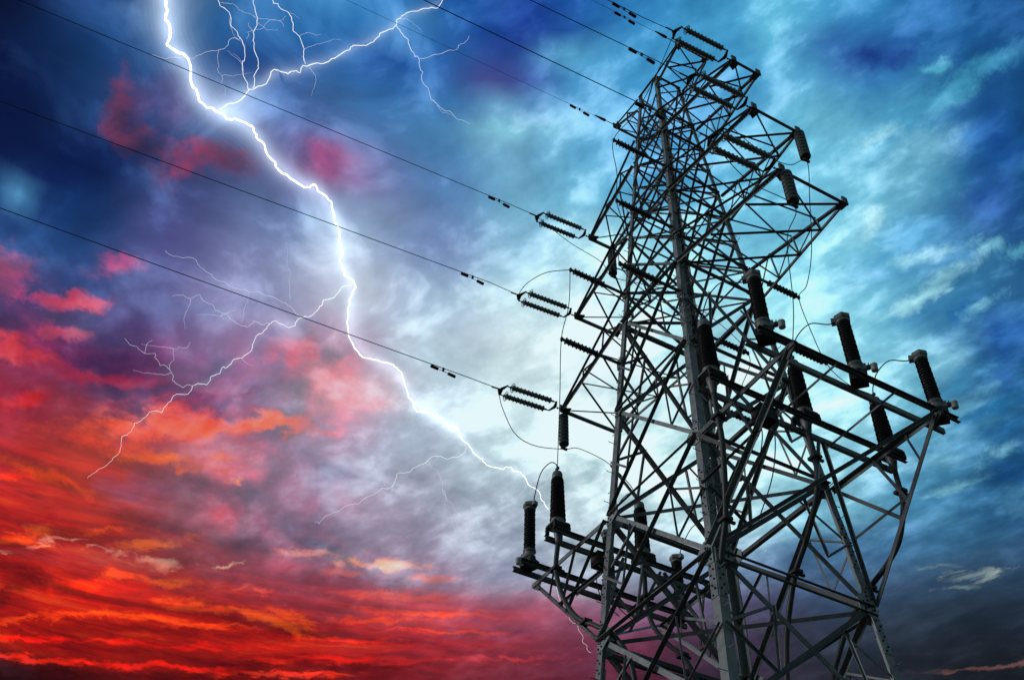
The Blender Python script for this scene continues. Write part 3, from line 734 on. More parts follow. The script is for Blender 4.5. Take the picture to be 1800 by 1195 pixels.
# cross arms --------------------------------------------------------------
ARMS = [('E', 34.52, 1.867, 0.531, 34.4, 33.7, 2), ('1', 30.511, 3.918, 0.405, 32.0, 30.6, 3), ('2', 26.961, 4.482, 0.709, 28.3, 27.05, 3), ('3', 23.306, 5.053, 0.942, 24.75, 23.45, 3)]
arm_tip = {}
for s in (1, -1):
    for nm, zt, xt, bt, zu, zl, nd in ARMS:
        arm = empty('cross_arm', (0, 0, 0)); arm.parent = tower
        tips = {}
        for sy in (-1, 1):
            tip = Vector((s * xt, sy * bt, zt)); tips[sy] = tip; arm_tip[(nm, s, sy)] = tip.copy()
        near = {(-1, 1): 'A', (-1, -1): 'B', (1, 1): 'C', (1, -1): 'D'}
        nodes = {}
        for sy in (-1, 1):
            leg_n = near[(sy, s)]
            hu, hl = lp(leg_n, zu), lp(leg_n, zl); tip = tips[sy]
            up_out = Vector((0, sy, 0))
            tl = tip if nm != 'E' else tip + Vector((0, 0, -0.10))
            tu = tip + Vector((0, 0, 0.10)) if nm != 'E' else tip
            wch = 0.088 if nm != 'E' else 0.065
            m = MB(); m.angle(hl + up_out * 0.03, tl + up_out * 0.03, wch, 0.01, up_out, sy * s > 0)
            for i in range(5):
                q = tl.lerp(hl, 0.05 + 0.025 * i); m.bolt(q + up_out * 0.04, up_out, 0.018, 0.05)
            m.build('chord', [STEEL, BOLT], arm)
            m = MB(); m.angle(hu + up_out * 0.045, tu + up_out * 0.045, wch * 0.85, 0.009, up_out, sy * s < 0); m.build('chord', STEEL_DK, arm)
            nodes[sy] = ([tl.lerp(hl, i / (nd + (1 if sy > 0 else 0))) for i in range(nd + 2)], [tu.lerp(hu, i / (nd + (1 if sy > 0 else 0))) for i in range(nd + 2)])
            # webs between upper and lower chord
            NL, NU = nodes[sy]
            cnt = nd if sy < 0 else nd + 1
            for i in range(1, cnt):
                m = MB(); m.angle(NL[i], NU[i], 0.038, 0.005, up_out); m.build('lattice_bar', STEEL, arm)
                if i + 1 <= cnt:
                    m = MB(); m.angle(NU[i] - up_out * 0.01, NL[i + 1] - up_out * 0.01, 0.038, 0.005, up_out); m.build('lattice_bar', STEEL_DK, arm)
            # foot and tip plates with bolts
            m = MB(); e = 0.12 if nm != 'E' else 0.08
            m.plate([tip + Vector((-s * e * 1.6, 0, -0.05)) + up_out * 0.04, tip + Vector((s * e * 0.5, 0, -0.07)) + up_out * 0.04, tip + Vector((s * e * 0.6, 0, 0.10)) + up_out * 0.04, tip + Vector((-s * e * 1.6, 0, 0.16)) + up_out * 0.04], up_out, 0.016)
            m.plate([tip + Vector((-s * e * 1.9, -sy * 0.1, -0.062)), tip + Vector((s * e * 0.6, -sy * e * 1.2, -0.062)), tip + Vector((s * e * 0.75, sy * e * 0.9, -0.062)), tip + Vector((-s * e * 1.2, sy * e * 0.8, -0.062))], (0, 0, -1), 0.016)
            m.box(tuple(tip + Vector((s * 0.05, sy * 0.05, 0.06))), (0.05, 0.16, 0.26))
            m.build('tip_plate', [STEEL_DK, BOLT], arm)
        # end bar
        d = Vector((0, 1, 0))
        m = MB(); m.angle(tips[-1] + Vector((0, 0, -0.03)), tips[1] + Vector((0, 0, -0.03)), 0.085 if nm != 'E' else 0.065, 0.01, (s, 0, 0), s > 0); m.build('end_beam', STEEL, arm)
        NL, FL = nodes[-1][0], nodes[1][0]; NU, FU = nodes[-1][1], nodes[1][1]
        zig = [(NL[0], FL[1]), (FL[0], NL[1]), (NL[1], FL[2]), (FL[1], NL[2])]
        if nd > 2: zig += [(NL[2], FL[3]), (FL[2], NL[3])]
        for i, (p0, p1) in enumerate(zig):
            d = (p1 - p0).normalized(); o = Vector((0, 0, -0.012 - 0.012 * (i % 2)))
            m = MB(); m.angle(p0 + o - d * 0.02, p1 + o + d * 0.02, 0.046, 0.006, (0, 0, -1)); m.build('lattice_bar', STEEL_DK if i % 2 else STEEL, arm)
        for i in range(1, nd):
            p0, p1 = NU[i], FU[i]
            m = MB(); m.angle(p0 + Vector((0, 0, 0.03)), p1 + Vector((0, 0, 0.03)), 0.05, 0.006, (0, 0, 1)); m.build('lattice_bar', STEEL_DK, arm)

# platforms carrying the cable terminations ---------------------------------
XO, XI, YS, YE, ZP = 4.885, 2.95, -2.66, 2.72, 17.07
for s in (1, -1):
    for sy in (-1, 1):
        br = empty('platform_bracket', (0, 0, 0)); br.parent = tower
        n = {(1, -1): 'A', (-1, -1): 'B', (1, 1): 'C', (-1, 1): 'D'}[(s, sy)]
        root, foot = lp(n, 16.93), lp(n, 13.85)
        yb = root.y + sy * 0.02
        tip = Vector((s * 5.12, yb + sy * 0.05, 16.93))
        oo = Vector((0, sy, 0))
        m = MB(); m.angle(root + oo * 0.04, tip + oo * 0.04, 0.12, 0.011, (0, 0, -1), sy * s > 0); m.build('bracket_beam', STEEL, br)
        m = MB(); m.angle(Vector((s * 5.0, yb, 16.86)) + oo * 0.05, foot + oo * 0.05, 0.11, 0.011, oo, sy * s < 0); m.build('bracket_strut', STEEL, br)
        mid = Vector((s * 5.0, yb, 16.86)).lerp(foot, 0.42); low_ = Vector((s * 5.0, yb, 16.86)).lerp(foot, 0.55)
        for p0, p1, a in ((root, low_, 0.09), (Vector((s * 3.1, yb, 16.9)), mid.lerp(low_, 0.3), 0.075), (mid, lp(n, 15.5), 0.07), (Vector((s * 4.1, yb, 16.9)), mid.lerp(Vector((s * 5, yb, 16.86)), 0.4), 0.055)):
            m = MB(); m.angle(p0 + oo * 0.07, p1 + oo * 0.07, a, 0.008, oo); m.build('bracket_brace', STEEL_DK, br)
        m = MB(); e = Vector((s * 5.0, yb, 16.9)) + oo * 0.10
        m.plate([e + Vector((-s * 0.3, 0, 0.05)), e + Vector((s * 0.1, 0, 0.05)), e + Vector((s * 0.1, 0, -0.1)), e + Vector((-s * 0.15, 0, -0.28)), e + Vector((-s * 0.3, 0, -0.1))], oo, 0.012)
        m.build('bracket_plate', [STEEL_DK], br)
    pf = empty('cable_platform', (0, 0, 0)); pf.parent = tower
    for x, fl in ((XO, False), (XO - 0.36, True), (XI + 0.36, False), (XI, True)):
        m = MB(); m.channel((s * x, YS, ZP - 0.07), (s * x, YE, ZP - 0.07), 0.075, 0.14, 0.010, (0, 0, 1), fl == (s > 0)); m.build('rail', STEEL if fl and s > 0 else STEEL_DK, pf)  # lower right rails use the paler steel: their light is put into the colour
    for y in (-0.75, 0.85, 2.0):
        m = MB(); m.angle((s * (XI - 0.15), y, ZP - 0.085), (s * (XO + 0.12), y, ZP - 0.085), 0.06, 0.007, (0, 0, -1)); m.build('cross_bar', STEEL, pf)
    # stays under the rails
    st = [((s * XI, 0.62, 16.98), lp('C' if s > 0 else 'D', 13.9)), ((s * XI, -0.62, 16.98), lp('A' if s > 0 else 'B', 13.9)),
          ((s * 4.95, 1.9, 16.9), lp('A' if s > 0 else 'B', 13.9)), ((s * 4.7, -1.9, 16.85), lp('C' if s > 0 else 'D', 13.9))]
    for i, (p0, p1) in enumerate(st[:3]):
        m = MB(); m.angle(p0, p1, 0.075, 0.008, (s, 0, -0.6)); m.build('stay', STEEL, pf)
    a, b = Vector(st[2][0]), Vector(st[2][1])
    m = MB(); m.angle((s * XI, 0.5, 16.95), tuple(a.lerp(b, 0.55)), 0.06, 0.007, (s, 0, 0)); m.build('stay', STEEL, pf)

# ---------------------------------------------------------------- cable terminations and arresters on the platforms
def sheds(r0, r1, core, z0, z1, n):
    prof = []
    p = (z1 - z0) / n
    for i in range(n):
        f = i / max(1, n - 1); r = r0 + (r1 - r0) * f; c = core * (1 + (r1 / r0 - 1) * f); z = z0 + p * i
        rr = r if i % 2 == 0 else r * 0.965
        prof += [(c, z), (c, z + p * 0.25), (rr * 0.97, z + p * 0.30), (rr, z + p * 0.38), (rr * 0.94, z + p * 0.55), (c * 1.02, z + p * 0.92)]
    return prof
def make_termination():
    r = empty('cable_sealing_end')
    for a in (-1, 1):
        for b in (-1, 1):
            m = MB(); m.lathe([(0.055, 0.0), (0.055, 0.025), (0.035, 0.035), (0.035, 0.06), (0.06, 0.07), (0.035, 0.085), (0.035, 0.1), (0.06, 0.11), (0.035, 0.125), (0.035, 0.15), (0.05, 0.16), (0.05, 0.2), (0.02, 0.2), (0.02, 0.24)], (a * 0.19, b * 0.19, 0.0), seg=12)
            m.build('support_insulator', HARDWARE, r)
    m = MB()
    c0 = [(0.25, -0.15), (0.25, 0.15), (0.15, 0.25), (-0.15, 0.25), (-0.25, 0.15), (-0.25, -0.15), (-0.15, -0.25), (0.15, -0.25)]
    m.prism([(x, y, 0.165) for x, y in c0][::1], [(x, y, 0.205) for x, y in c0])
    m.lathe([(0.21, 0.205), (0.21, 0.235), (0.185, 0.26), (0.17, 0.36), (0.18, 0.37)], seg=24)
    m.lathe([(0.05, -0.34), (0.075, -0.2), (0.11, 0.0), (0.13, 0.165)], seg=16)
    m.build('base_plate', CASTING, r)
    m = MB(); m.lathe([(0.15, 0.35)] + sheds(0.205, 0.168, 0.135, 0.36, 1.66, 18) + [(0.12, 1.67)], seg=28); m.build('porcelain', PORCELAIN, r)
    m = MB(); m.lathe([(0.125, 1.655), (0.135, 1.67), (0.135, 1.80), (0.12, 1.85), (0.06, 1.885), (0.05, 1.9)], seg=24); m.build('cap', CASTING, r)
    m = MB(); m.lathe([(0.028, 1.895), (0.028, 2.02), (0.015, 2.03)], seg=10); m.box((0.0, 0.0, 1.99), (0.13, 0.05, 0.07)); m.build('stem', HARDWARE, r)
    return r
def make_arrester():
    r = empty('surge_arrester')
    m = MB(); m.box((0, 0, 0.06), (0.36, 0.36, 0.2)); m.box((0, 0, 0.175), (0.26, 0.26, 0.03)); m.lathe([(0.17, 0.19), (0.17, 0.215), (0.12, 0.215)], seg=20); m.build('pedestal', BLACK_BOX, r)
    m = MB(); m.lathe([(0.12, 0.215), (0.165, 0.225), (0.165, 0.27), (0.13, 0.29), (0.135, 0.40), (0.17, 0.42), (0.17, 0.455), (0.13, 0.47)], seg=24)
    m.box((0.15, 0, 0.345), (0.12, 0.13, 0.15)); m.build('collar', CASTING, r)
    m = MB(); m.lathe([(0.12, 0.465)] + sheds(0.158, 0.152, 0.100, 0.475, 1.72, 16) + [(0.10, 1.73)], seg=26); m.build('porcelain', PORCELAIN, r)
    m = MB(); m.lathe([(0.12, 1.715), (0.155, 1.73), (0.155, 1.78), (0.13, 1.80)], seg=20)
    m.lathe([(0.16, 1.80), (0.19, 1.83), (0.19, 1.92), (0.15, 1.955), (0.10, 1.96)], seg=6, smooth=False)
    m.box((-0.19, 0.03, 1.86), (0.10, 0.14, 0.12)); m.build('cap', CASTING, r)
    return r
def add_counter(root, d):
    d = Vector(d).normalized()
    m = MB(); m.tube([d * 0.14 + Vector((0, 0, 0.34)), d * 0.27 + Vector((0, 0, 0.335)), d * 0.33 + Vector((0, 0, 0.31))], 0.035, 10)
    m.box(tuple(d * 0.24 + Vector((0, 0, 0.335))), (0.08, 0.08, 0.09)); m.tube([d * 0.25 + Vector((0, 0, 0.36)), d * 0.27 + Vector((0, 0, 0.46))], 0.012, 6)
    c = m.build('counter_arm', HARDWARE, root)
    m = MB(); m.lathe([(0.05, 0.19), (0.072, 0.2), (0.075, 0.33), (0.082, 0.335), (0.082, 0.36), (0.05, 0.37)], tuple(d * 0.36 + Vector((0, 0, 0.02))), seg=18); m.build('counter_cup', WHITE_CUP, c)

YI = (-2.42, 0.10, 2.55); YO = (-2.30, 0.15, 2.43)
seal_lab = {(-1, 0): 'ribbed brown cable sealing end on the open front corner of the left platform',
            (-1, 1): 'ribbed brown cable sealing end on the left platform, seen behind the diagonal braces',
            (-1, 2): 'ribbed brown cable sealing end on the left platform, hidden behind the thick corner leg',
            (1, 0): 'ribbed brown cable sealing end standing close beside the thick corner leg',
            (1, 1): 'ribbed brown cable sealing end in the middle of the right platform behind the bracket strut',
            (1, 2): 'ribbed brown cable sealing end at the far end of the right platform, below outer rails'}
arr_lab = {(-1, 0): 'dark ribbed surge arrester with grey cap on the outermost corner of the left platform',
           (-1, 1): 'dark ribbed surge arrester half hidden behind the slim left leg of the tower',
           (-1, 2): 'dark ribbed surge arrester low on the left platform, just beside the thick corner leg',
           (1, 0): 'dark ribbed surge arrester, highest on the right platform in front of the lattice',
           (1, 1): 'dark ribbed surge arrester with white counter cup in the middle of the outer right rails',
           (1, 2): 'dark ribbed surge arrester with white counter cup at the tip of the right platform'}
t0 = make_termination(); a0 = make_arrester()
first = True
seal_top, arr_top = {}, {}
for s in (-1, 1):
    for i in range(3):
        loc = (s * (XI + 0.16), YI[i], ZP + 0.075)
        o = t0 if first else copy_tree(t0, loc)
        o.location = loc
        tag(o, seal_lab[(s, i)], 'insulator', 'brown cable sealing ends on the platforms'); seal_top[(s, i)] = Vector(loc) + Vector((0, 0, 1.99))
        loc = (s * (XO - 0.17), YO[i], ZP + 0.075)
        o = a0 if first else copy_tree(a0, loc)
        first = False
        o.location = loc; o.rotation_euler = (0, 0, 0.75 if s > 0 else 3.5)
        tag(o, arr_lab[(s, i)], 'surge arrester', 'surge arresters on the platforms'); arr_top[(s, i)] = Vector(loc) + Vector((0, 0, 1.93))
for o in [x for x in scene.objects if x.name.split('.')[0] == 'surge_arrester']:
    if o.location.x > 0 or o.location.y < -1: add_counter(o, (1, 0.0, 0))

# cables running down from the sealing ends into the tower
cab_lab = {(-1, 0): 'thick grey cable curving from the left platform corner down to the slim left leg',
           (-1, 1): 'thick grey cable dropping straight down below the middle of the left platform',
           (-1, 2): 'thick dark cable below the inner end of the left platform behind the corner leg',
           (1, 0): 'thick dark cable running down just beside the thick corner leg',
           (1, 1): 'thick dark cable sweeping down from the middle of the right platform through the lattice',
           (1, 2): 'thick dark cable sweeping down from the far right end of the right platform'}
for s in (-1, 1):
    for i in range(3):
        y = YI[i]; ye = (-1.75, 0.12, 1.8)[i]
        pts = [(s * 3.11, y, 16.85), (s * 3.13, y, 16.2), (s * 3.08, y, 15.75), (s * 2.9, y + (ye - y) * 0.2, 15.25), (s * 2.45, y + (ye - y) * 0.5, 14.6),
               (s * 1.95, y + (ye - y) * 0.75, 14.05), (s * 1.55, ye, 13.3), (s * 1.30, ye, 12.6), (s * 1.15, ye, 11.6), (s * 1.1, ye, 9.0), (s * 1.1, ye, 0.0)]
        if (s, i) == (1, 0):
            pts = [(3.11, y, 16.85), (3.06, -2.36, 16.3), (3.02, -2.3, 15.8), (2.92, -2.25, 15.3), (2.73, -2.15, 14.75), (2.5, -2.05, 14.2), (2.1, -1.95, 13.5), (1.8, -1.8, 12.6), (1.7, -1.7, 10.0), (1.7, -1.7, 0.0)]
        if (s, i) == (1, 2):
            pts = [(3.11, y, 16.85), (3.10, 2.55, 16.3), (3.09, 2.5, 15.85), (2.80, 2.44, 15.15), (2.37, 2.37, 14.76), (1.85, 2.29, 14.45), (1.22, 2.22, 14.0), (0.79, 2.15, 13.45), (0.5, 2.07, 12.8), (0.4, 2.0, 11.5), (0.4, 2.0, 0.0)]
        if (s, i) == (-1, 0):
            pts = [(-3.12, y, 16.85), (-3.24, -2.41, 16.2), (-3.16, -2.34, 15.6), (-2.98, -2.27, 15.12), (-2.71, -2.21, 14.71), (-2.42, -2.14, 14.44), (-2.1, -2.07, 14.2), (-1.6, -1.9, 13.7), (-1.3, -1.7, 12.6), (-1.2, -1.6, 9.0), (-1.2, -1.6, 0.0)]
        c = empty('power_cable', (s * 1.1, ye, 0.0)); inv = Vector((s * 1.1, ye, 0.0))
        m = MB(); m.tube([p - inv for p in spline(pts, 8)], 0.06, 12); m.build('sheath', CABLE, c)
        for q in (pts[1], pts[5]):
            m = MB(); q = Vector(q) - inv; m.box(tuple(q), (0.24, 0.2, 0.07)); m.box(tuple(q + Vector((0, 0.15, 0.0))), (0.06, 0.16, 0.05)); m.build('cleat', HARDWARE, c)
        tag(c, cab_lab[(s, i)], 'cable', 'power cables running down from the sealing ends')

# link boxes bolted between the inner rails
for s, lab in ((-1, 'black steel link box hung under the left platform beside the slim leg'), (1, 'black steel link box hung under the inner rails of the right platform')):
    o = empty('link_box', (s * (XI + 0.2), -1.15, ZP - 0.42)); 
    m = MB(); m.box((0, 0, 0.12), (0.34, 0.42, 0.30)); m.box((0, 0, 0.285), (0.38, 0.46, 0.03)); m.build('case', BLACK_BOX, o)
    for k in (-1, 1):
        m = MB(); m.tube(spline([(0.05 * k, 0.1 * k, -0.02), (0.06 * k, 0.12 * k, -0.5), (-s * 0.3, 0.2 * k, -1.2), (-s * 0.9, 0.2 * k, -1.9)], 6), 0.013, 6); m.build('lead', WIRE, o)
    tag(o, lab, 'junction box', 'link boxes under the platforms')

# ---------------------------------------------------------------- strain strings, post insulators, hanging strings
def make_strain(slope):
    """double dead-end string running from the arm tip along -Y"""
    r = empty('strain_insulator')
    d = Vector((0, -1, -slope)).normalized()
    P = lambda t, x=0.0: d * t + Vector((x, 0, 0))
    m = MB(); m.tube([P(0.0), P(0.12)], 0.02, 6); m.tube([P(0.12), P(0.26)], 0.014, 6)
    for t in (0.06, 0.13, 0.2): m.lathe([(0.01, -0.02), (0.032, -0.01), (0.032, 0.01), (0.01, 0.02)], tuple(P(t)), tuple(d), 8)
    m.build('shackle', HARDWARE, r)
    def yoke(ta, tb):
        m = MB(); n = Vector((0, 0, 1))
        m.plate([P(ta, -0.05), P(ta, 0.05), P(tb, 0.24), P(tb + (0.045 if tb > ta else -0.045), 0.24), P((ta + tb) / 2 + (0.045 if tb > ta else -0.045), 0.0), P(tb + (0.045 if tb > ta else -0.045), -0.24), P(tb, -0.24)], n, 0.02); m.build('yoke_plate', HARDWARE, r)
    yoke(0.26, 0.36); yoke(2.18, 2.06)
    for x in (-0.21, 0.21):
        s_ = MB(); prof = [(0.018, 0.40), (0.018, 0.46), (0.03, 0.47), (0.03, 0.56)]
        n = 21; t0_, t1_ = 0.56, 1.88; p = (t1_ - t0_) / n
        for i in range(n):
            z = t0_ + p * i; rr = 0.090 if i % 2 == 0 else 0.070
            prof += [(0.050, z + p * 0.15), (rr, z + p * 0.38), (rr, z + p * 0.62), (0.050, z + p * 0.85)]
        prof += [(0.03, 1.88), (0.03, 1.95), (0.018, 1.96), (0.018, 2.07)]
        s_.lathe(prof, (x, 0, 0), tuple(d), 14); o = s_.build('insulator_string', POLYMER, r)
        m = MB(); ring = []
        c = P(1.86, x); u = Vector((1, 0, 0)); v = d.cross(u)
        for k in range(18): a = 2 * pi * k / 18; ring.append(c + u * cos(a) * 0.135 + v * sin(a) * 0.135)
        m.tube(ring, 0.011, 6, closed=True); m.tube([c + u * 0.13, P(1.97, x)], 0.008, 5); m.tube([c - u * 0.13, P(1.97, x)], 0.008, 5); m.build('arcing_ring', HARDWARE, o)
    m = MB(); m.tube([P(2.14), P(2.45)], 0.024, 8); m.tube([P(2.2), P(2.23) + Vector((0, 0, -0.05)), P(2.20) + Vector((0, 0, -0.22))], 0.022, 8); m.build('wire_clamp', HARDWARE, r)
    return r
strain_lab = {('1', -1): 'double grey strain insulator on the topmost left cross arm tip, holding the highest left conductor',
              ('2', -1): 'double grey strain insulator at the tip of the second left cross arm',
              ('3', -1): 'double grey strain insulator at the lowest left cross arm tip, above the hanging insulator',
              ('1', 1): 'double dark strain insulator at the very top of the tower, standing clear above the peak',
              ('2', 1): 'double dark strain insulator below the tower peak, ending at the second right cross arm',
              ('3', 1): 'double dark strain insulator in front of the lattice, ending at the lowest right cross arm'}
cond = {('1', -1): (30.34, 0.068), ('2', -1): (26.85, 0.083), ('3', -1): (23.12, 0.043), ('1', 1): (30.21, 0.105), ('2', 1): (26.82, 0.105), ('3', 1): (23.14, 0.072)}
clamp = {}
s0 = None
for s in (-1, 1):
    for nm in '123':
        tip = arm_tip[(nm, s, -1)] + Vector((0, -0.05, -0.02))
        if s0 is None: s0 = make_strain(0.085); o = s0; o.location = tip
        else: o = copy_tree(s0, tip)
        tag(o, strain_lab[(nm, s)], 'insulator', 'double strain insulators holding the conductors')
        clamp[(nm, s)] = tip + Vector((0, -1, -0.085)).normalized() * 2.2
        if (nm, s) == ('3', -1):
            pass

wire_lab = {('1', -1): 'thin dark conductor running to the topmost left cross arm', ('2', -1): 'thin dark conductor running to the second left cross arm, crossing the bolt',
            ('3', -1): 'thin dark conductor running to the lowest left cross arm, lowest of all the wires', ('1', 1): 'thin dark conductor running to the strain insulator above the tower peak',
            ('2', 1): 'thin dark conductor running to the second right cross arm, passing just above the tower body', ('3', 1): 'thin dark conductor passing through the upper tower body to the lowest right cross arm'}
damp_y = {('1', -1): -4.05, ('2', -1): -4.55, ('3', -1): -5.0, ('1', 1): -4.35, ('2', 1): -4.4, ('3', 1): -4.85}
def make_damper():
    r = empty('vibration_damper')
    m = MB(); m.box((0, 0, -0.05), (0.035, 0.06, 0.13)); m.tube([(0, -0.30, -0.11), (0, 0.30, -0.11)], 0.008, 6); m.build('clamp', HARDWARE, r)
    for k in (-1, 1):
        m = MB(); m.lathe([(0.02, 0.15), (0.045, 0.16), (0.048, 0.38), (0.03, 0.40)], (0, 0, -0.11), (0, k, -0.03), 12); m.build('weight', HARDWARE, r)
    return r
dm0 = None
def hang_damper(loc, slope, lab):
    global dm0
    rot = (math.atan(slope), 0, 0)
    if dm0 is None: dm0 = make_damper(); o = dm0; o.location = loc; o.rotation_euler = rot
    else: o = copy_tree(dm0, loc, rot)
    tag(o, lab, 'damper', 'vibration dampers clamped under the wires')
ord_ = {('1', -1): 'conductor of the topmost left cross arm', ('2', -1): 'conductor of the second left cross arm', ('3', -1): 'lowest conductor, left of the lowest strain insulator',
        ('1', 1): 'conductor above the tower peak', ('2', 1): 'conductor just above the tower body', ('3', 1): 'conductor that crosses in front of the upper lattice'}
for (nm, s), (z0, sl) in cond.items():
    st = clamp[(nm, s)]
    P = []
    def zat(y, st=st, z0=z0, sl=sl):
        q = st.y - y; return st.z + (z0 - st.z) * min(1.0, q / 1.0) - sl * q + sl / 600.0 * q * q
    y = st.y
    while y > -150:
        P.append((st.x, y, zat(y))); y -= 0.25 if y > -5 else (1.5 if y > -40 else 8)
    m = MB(); m.tube(P, 0.012, 6); o = m.build('conductor', WIRE); tag(o, wire_lab[(nm, s)], 'power line', 'conductors running to the cross arms')
    dy = damp_y[(nm, s)]
    hang_damper((st.x, dy, zat(dy)), -0.07, 'dumbbell shaped vibration damper on the ' + ord_[(nm, s)])
for s, z0, sl, lab, dy in ((-1, 34.55, 0.07, 'very thin earth wire ending on the left peak arm', -2.1), (1, 34.62, 0.10, 'very thin earth wire ending at the topmost peak of the tower', -2.7)):
    tip = arm_tip[('E', s, -1)]
    P = []; y = tip.y - 0.9
    def zat(y, tip=tip, z0=z0, sl=sl):
        q = tip.y - y; return z0 - sl * q + sl / 600.0 * q * q
    while y > -150:
        P.append((tip.x, y, zat(y))); y -= 0.25 if y > -5 else (1.5 if y > -40 else 8)
    m = MB(); m.tube(P, 0.0065, 6); o = m.build('earth_wire', WIRE); tag(o, lab, 'power line', 'earth wires at the tower peak')
    hang_damper((tip.x, dy, zat(dy)), -0.08, 'small vibration damper on the ' + ('earth wire left of the left peak arm' if s < 0 else 'earth wire left of the topmost peak'))
    e = empty('earth_wire_clamp', tip + Vector((0, -0.05, 0.02)))
    m = MB(); q1 = Vector((0, -0.88, zat(tip.y - 0.9) - tip.z))
    m.tube([(0, 0, 0), tuple(q1 * 0.45)], 0.012, 6); 
    for i in range(5): m.lathe([(0.008, -0.02), (0.022, 0), (0.008, 0.02)], tuple(q1 * (0.12 + 0.08 * i)), tuple(q1), 8)
    m.build('chain', HARDWARE, e)
    m = MB(); m.tube([tuple(q1 * 0.5), tuple(q1 * 0.62), tuple(q1 * 1.02)], 0.03, 8, radii=[0.05, 0.055, 0.02]); m.build('dead_end_clamp', HARDWARE, e)
    tag(e, 'chain and clamp tying the earth wire to the ' + ('left peak arm' if s < 0 else 'topmost peak of the tower'), 'wire clamp', 'earth wire clamps')

def make_post():
    r = empty('post_insulator')
    m = MB(); prof = [(0.03, 0.66), (0.03, 0.72)]; n = 17; p = 1.0 / n
    for i in range(n):
        z = 0.72 + p * i; rr = 0.10 if i % 2 == 0 else 0.078
        prof += [(0.042, z + p * 0.15), (rr, z + p * 0.42), (rr, z + p * 0.52), (0.042, z + p * 0.85)]
    prof += [(0.035, 1.72), (0.035, 1.76)]
    m.lathe(prof, (0, 0, 0), (0, -1, 0.0), 14); m.build('insulator_string', POLYMER_DK, r)
    m = MB(); m.tube([(0, -0.02, 0), (0, -0.70, 0)], 0.045, 8); m.plate([(-0.11, 0, -0.16), (0.11, 0, -0.16), (0.11, 0, 0.16), (-0.11, 0, 0.16)], (0, -1, 0), 0.02); m.build('mounting_tube', STEEL_DK, r)
    m = MB(); m.lathe([(0.045, 1.75), (0.045, 1.84), (0.02, 1.86)], (0, 0, 0), (0, -1, 0), 10); m.box((0, -1.82, 0.0), (0.07, 0.05, 0.12)); m.build('wire_clamp', HARDWARE, r)
    return r
posts = {'P1': ('A', 28.51, -1, 'dark ribbed post insulator jutting left high on the tower, topmost of its kind'),
         'P2': ('A', 25.16, -1, 'dark ribbed post insulator crossing the lattice level with the topmost left cross arm'),
         'P4': ('A', 22.21, -1, 'dark ribbed post insulator crossing the lattice level with the second left cross arm'),
         'P3': ('B', 24.6, -1, 'dark ribbed post insulator jutting left from the slim leg, holding the arched jumper wire'),
         'P5': ('B', 21.92, -1, 'dark ribbed post insulator jutting left from the slim leg below the second left cross arm'),
         'P6': ('C', 24.66, 1, 'dark ribbed post insulator jutting right beside the lowest right cross arm'),
         'P9': ('C', 22.0, 1, 'dark ribbed post insulator lying along the top of the outer right rail in view'),
         'P7': ('D', 24.45, 1, 'dark ribbed post insulator jutting right from inside the lattice behind the sealing end'),
         'P8': ('D', 21.84, 1, 'dark ribbed post insulator on the rear leg, low behind the sealing end foot')}
pt = {}; p0_ = None
for k, (n, z, sy, lab) in posts.items():
    b = lp(n, z) + Vector((-SGN[n][0] * 0.06, sy * 0.03, 0)); rot = (0, 0, 0 if sy < 0 else pi)
    if p0_ is None: p0_ = make_post(); o = p0_; o.location = b; o.rotation_euler = rot
    else: o = copy_tree(p0_, b, rot)
    tag(o, lab, 'insulator', 'dark post insulators on the tower legs'); pt[k] = b + Vector((0, sy * 1.83, 0))

def make_hanging():
    r = empty('suspension_insulator')
    m = MB(); m.tube([(0, 0, 0.0), (0, 0, -0.12)], 0.018, 6); m.build('hook', HARDWARE, r)
    m = MB(); prof = [(0.03, 0.10), (0.05, 0.115)]; n = 8; p = 1.12 / n
    for i in range(n):
        z = 0.12 + p * i
        prof += [(0.128, z), (0.142, z + p * 0.10), (0.148, z + p * 0.45), (0.147, z + p * 0.82), (0.138, z + p * 0.93), (0.124, z + p * 0.97)]
    prof += [(0.03, 1.25)]
    m.lathe(prof, (0, 0, 0), (0, 0, -1), 22); m.build('disc_string', GLASS_GREY, r)
    m = MB(); m.tube([(0, 0, -1.24), (0, 0, -1.36)], 0.022, 6); m.box((0, 0, -1.38), (0.06, 0.2, 0.06)); m.build('wire_clamp', HARDWARE, r)
    return r
hang = {'S1': (('1', -1, 1), 'grey hanging insulator under the topmost left cross arm, partly behind the lattice'), 'S2': (('3', -1, -1), 'grey hanging insulator below the tip of the lowest left cross arm'),
        'S3': (('2', 1, 1), 'grey hanging insulator below the outer corner of the second right cross arm'), 'S4': (('3', 1, -1), 'grey hanging insulator below the near corner of the lowest right cross arm')}
hb = {}; h0_ = None
for k, (key, lab) in hang.items():
    b = arm_tip[key] + Vector((0.08 * key[1], 0.0, -0.06))
    if h0_ is None: h0_ = make_hanging(); o = h0_; o.location = b
    else: o = copy_tree(h0_, b)
    tag(o, lab, 'insulator', 'grey hanging insulators under the cross arms'); hb[k] = b + Vector((0, 0, -1.40))

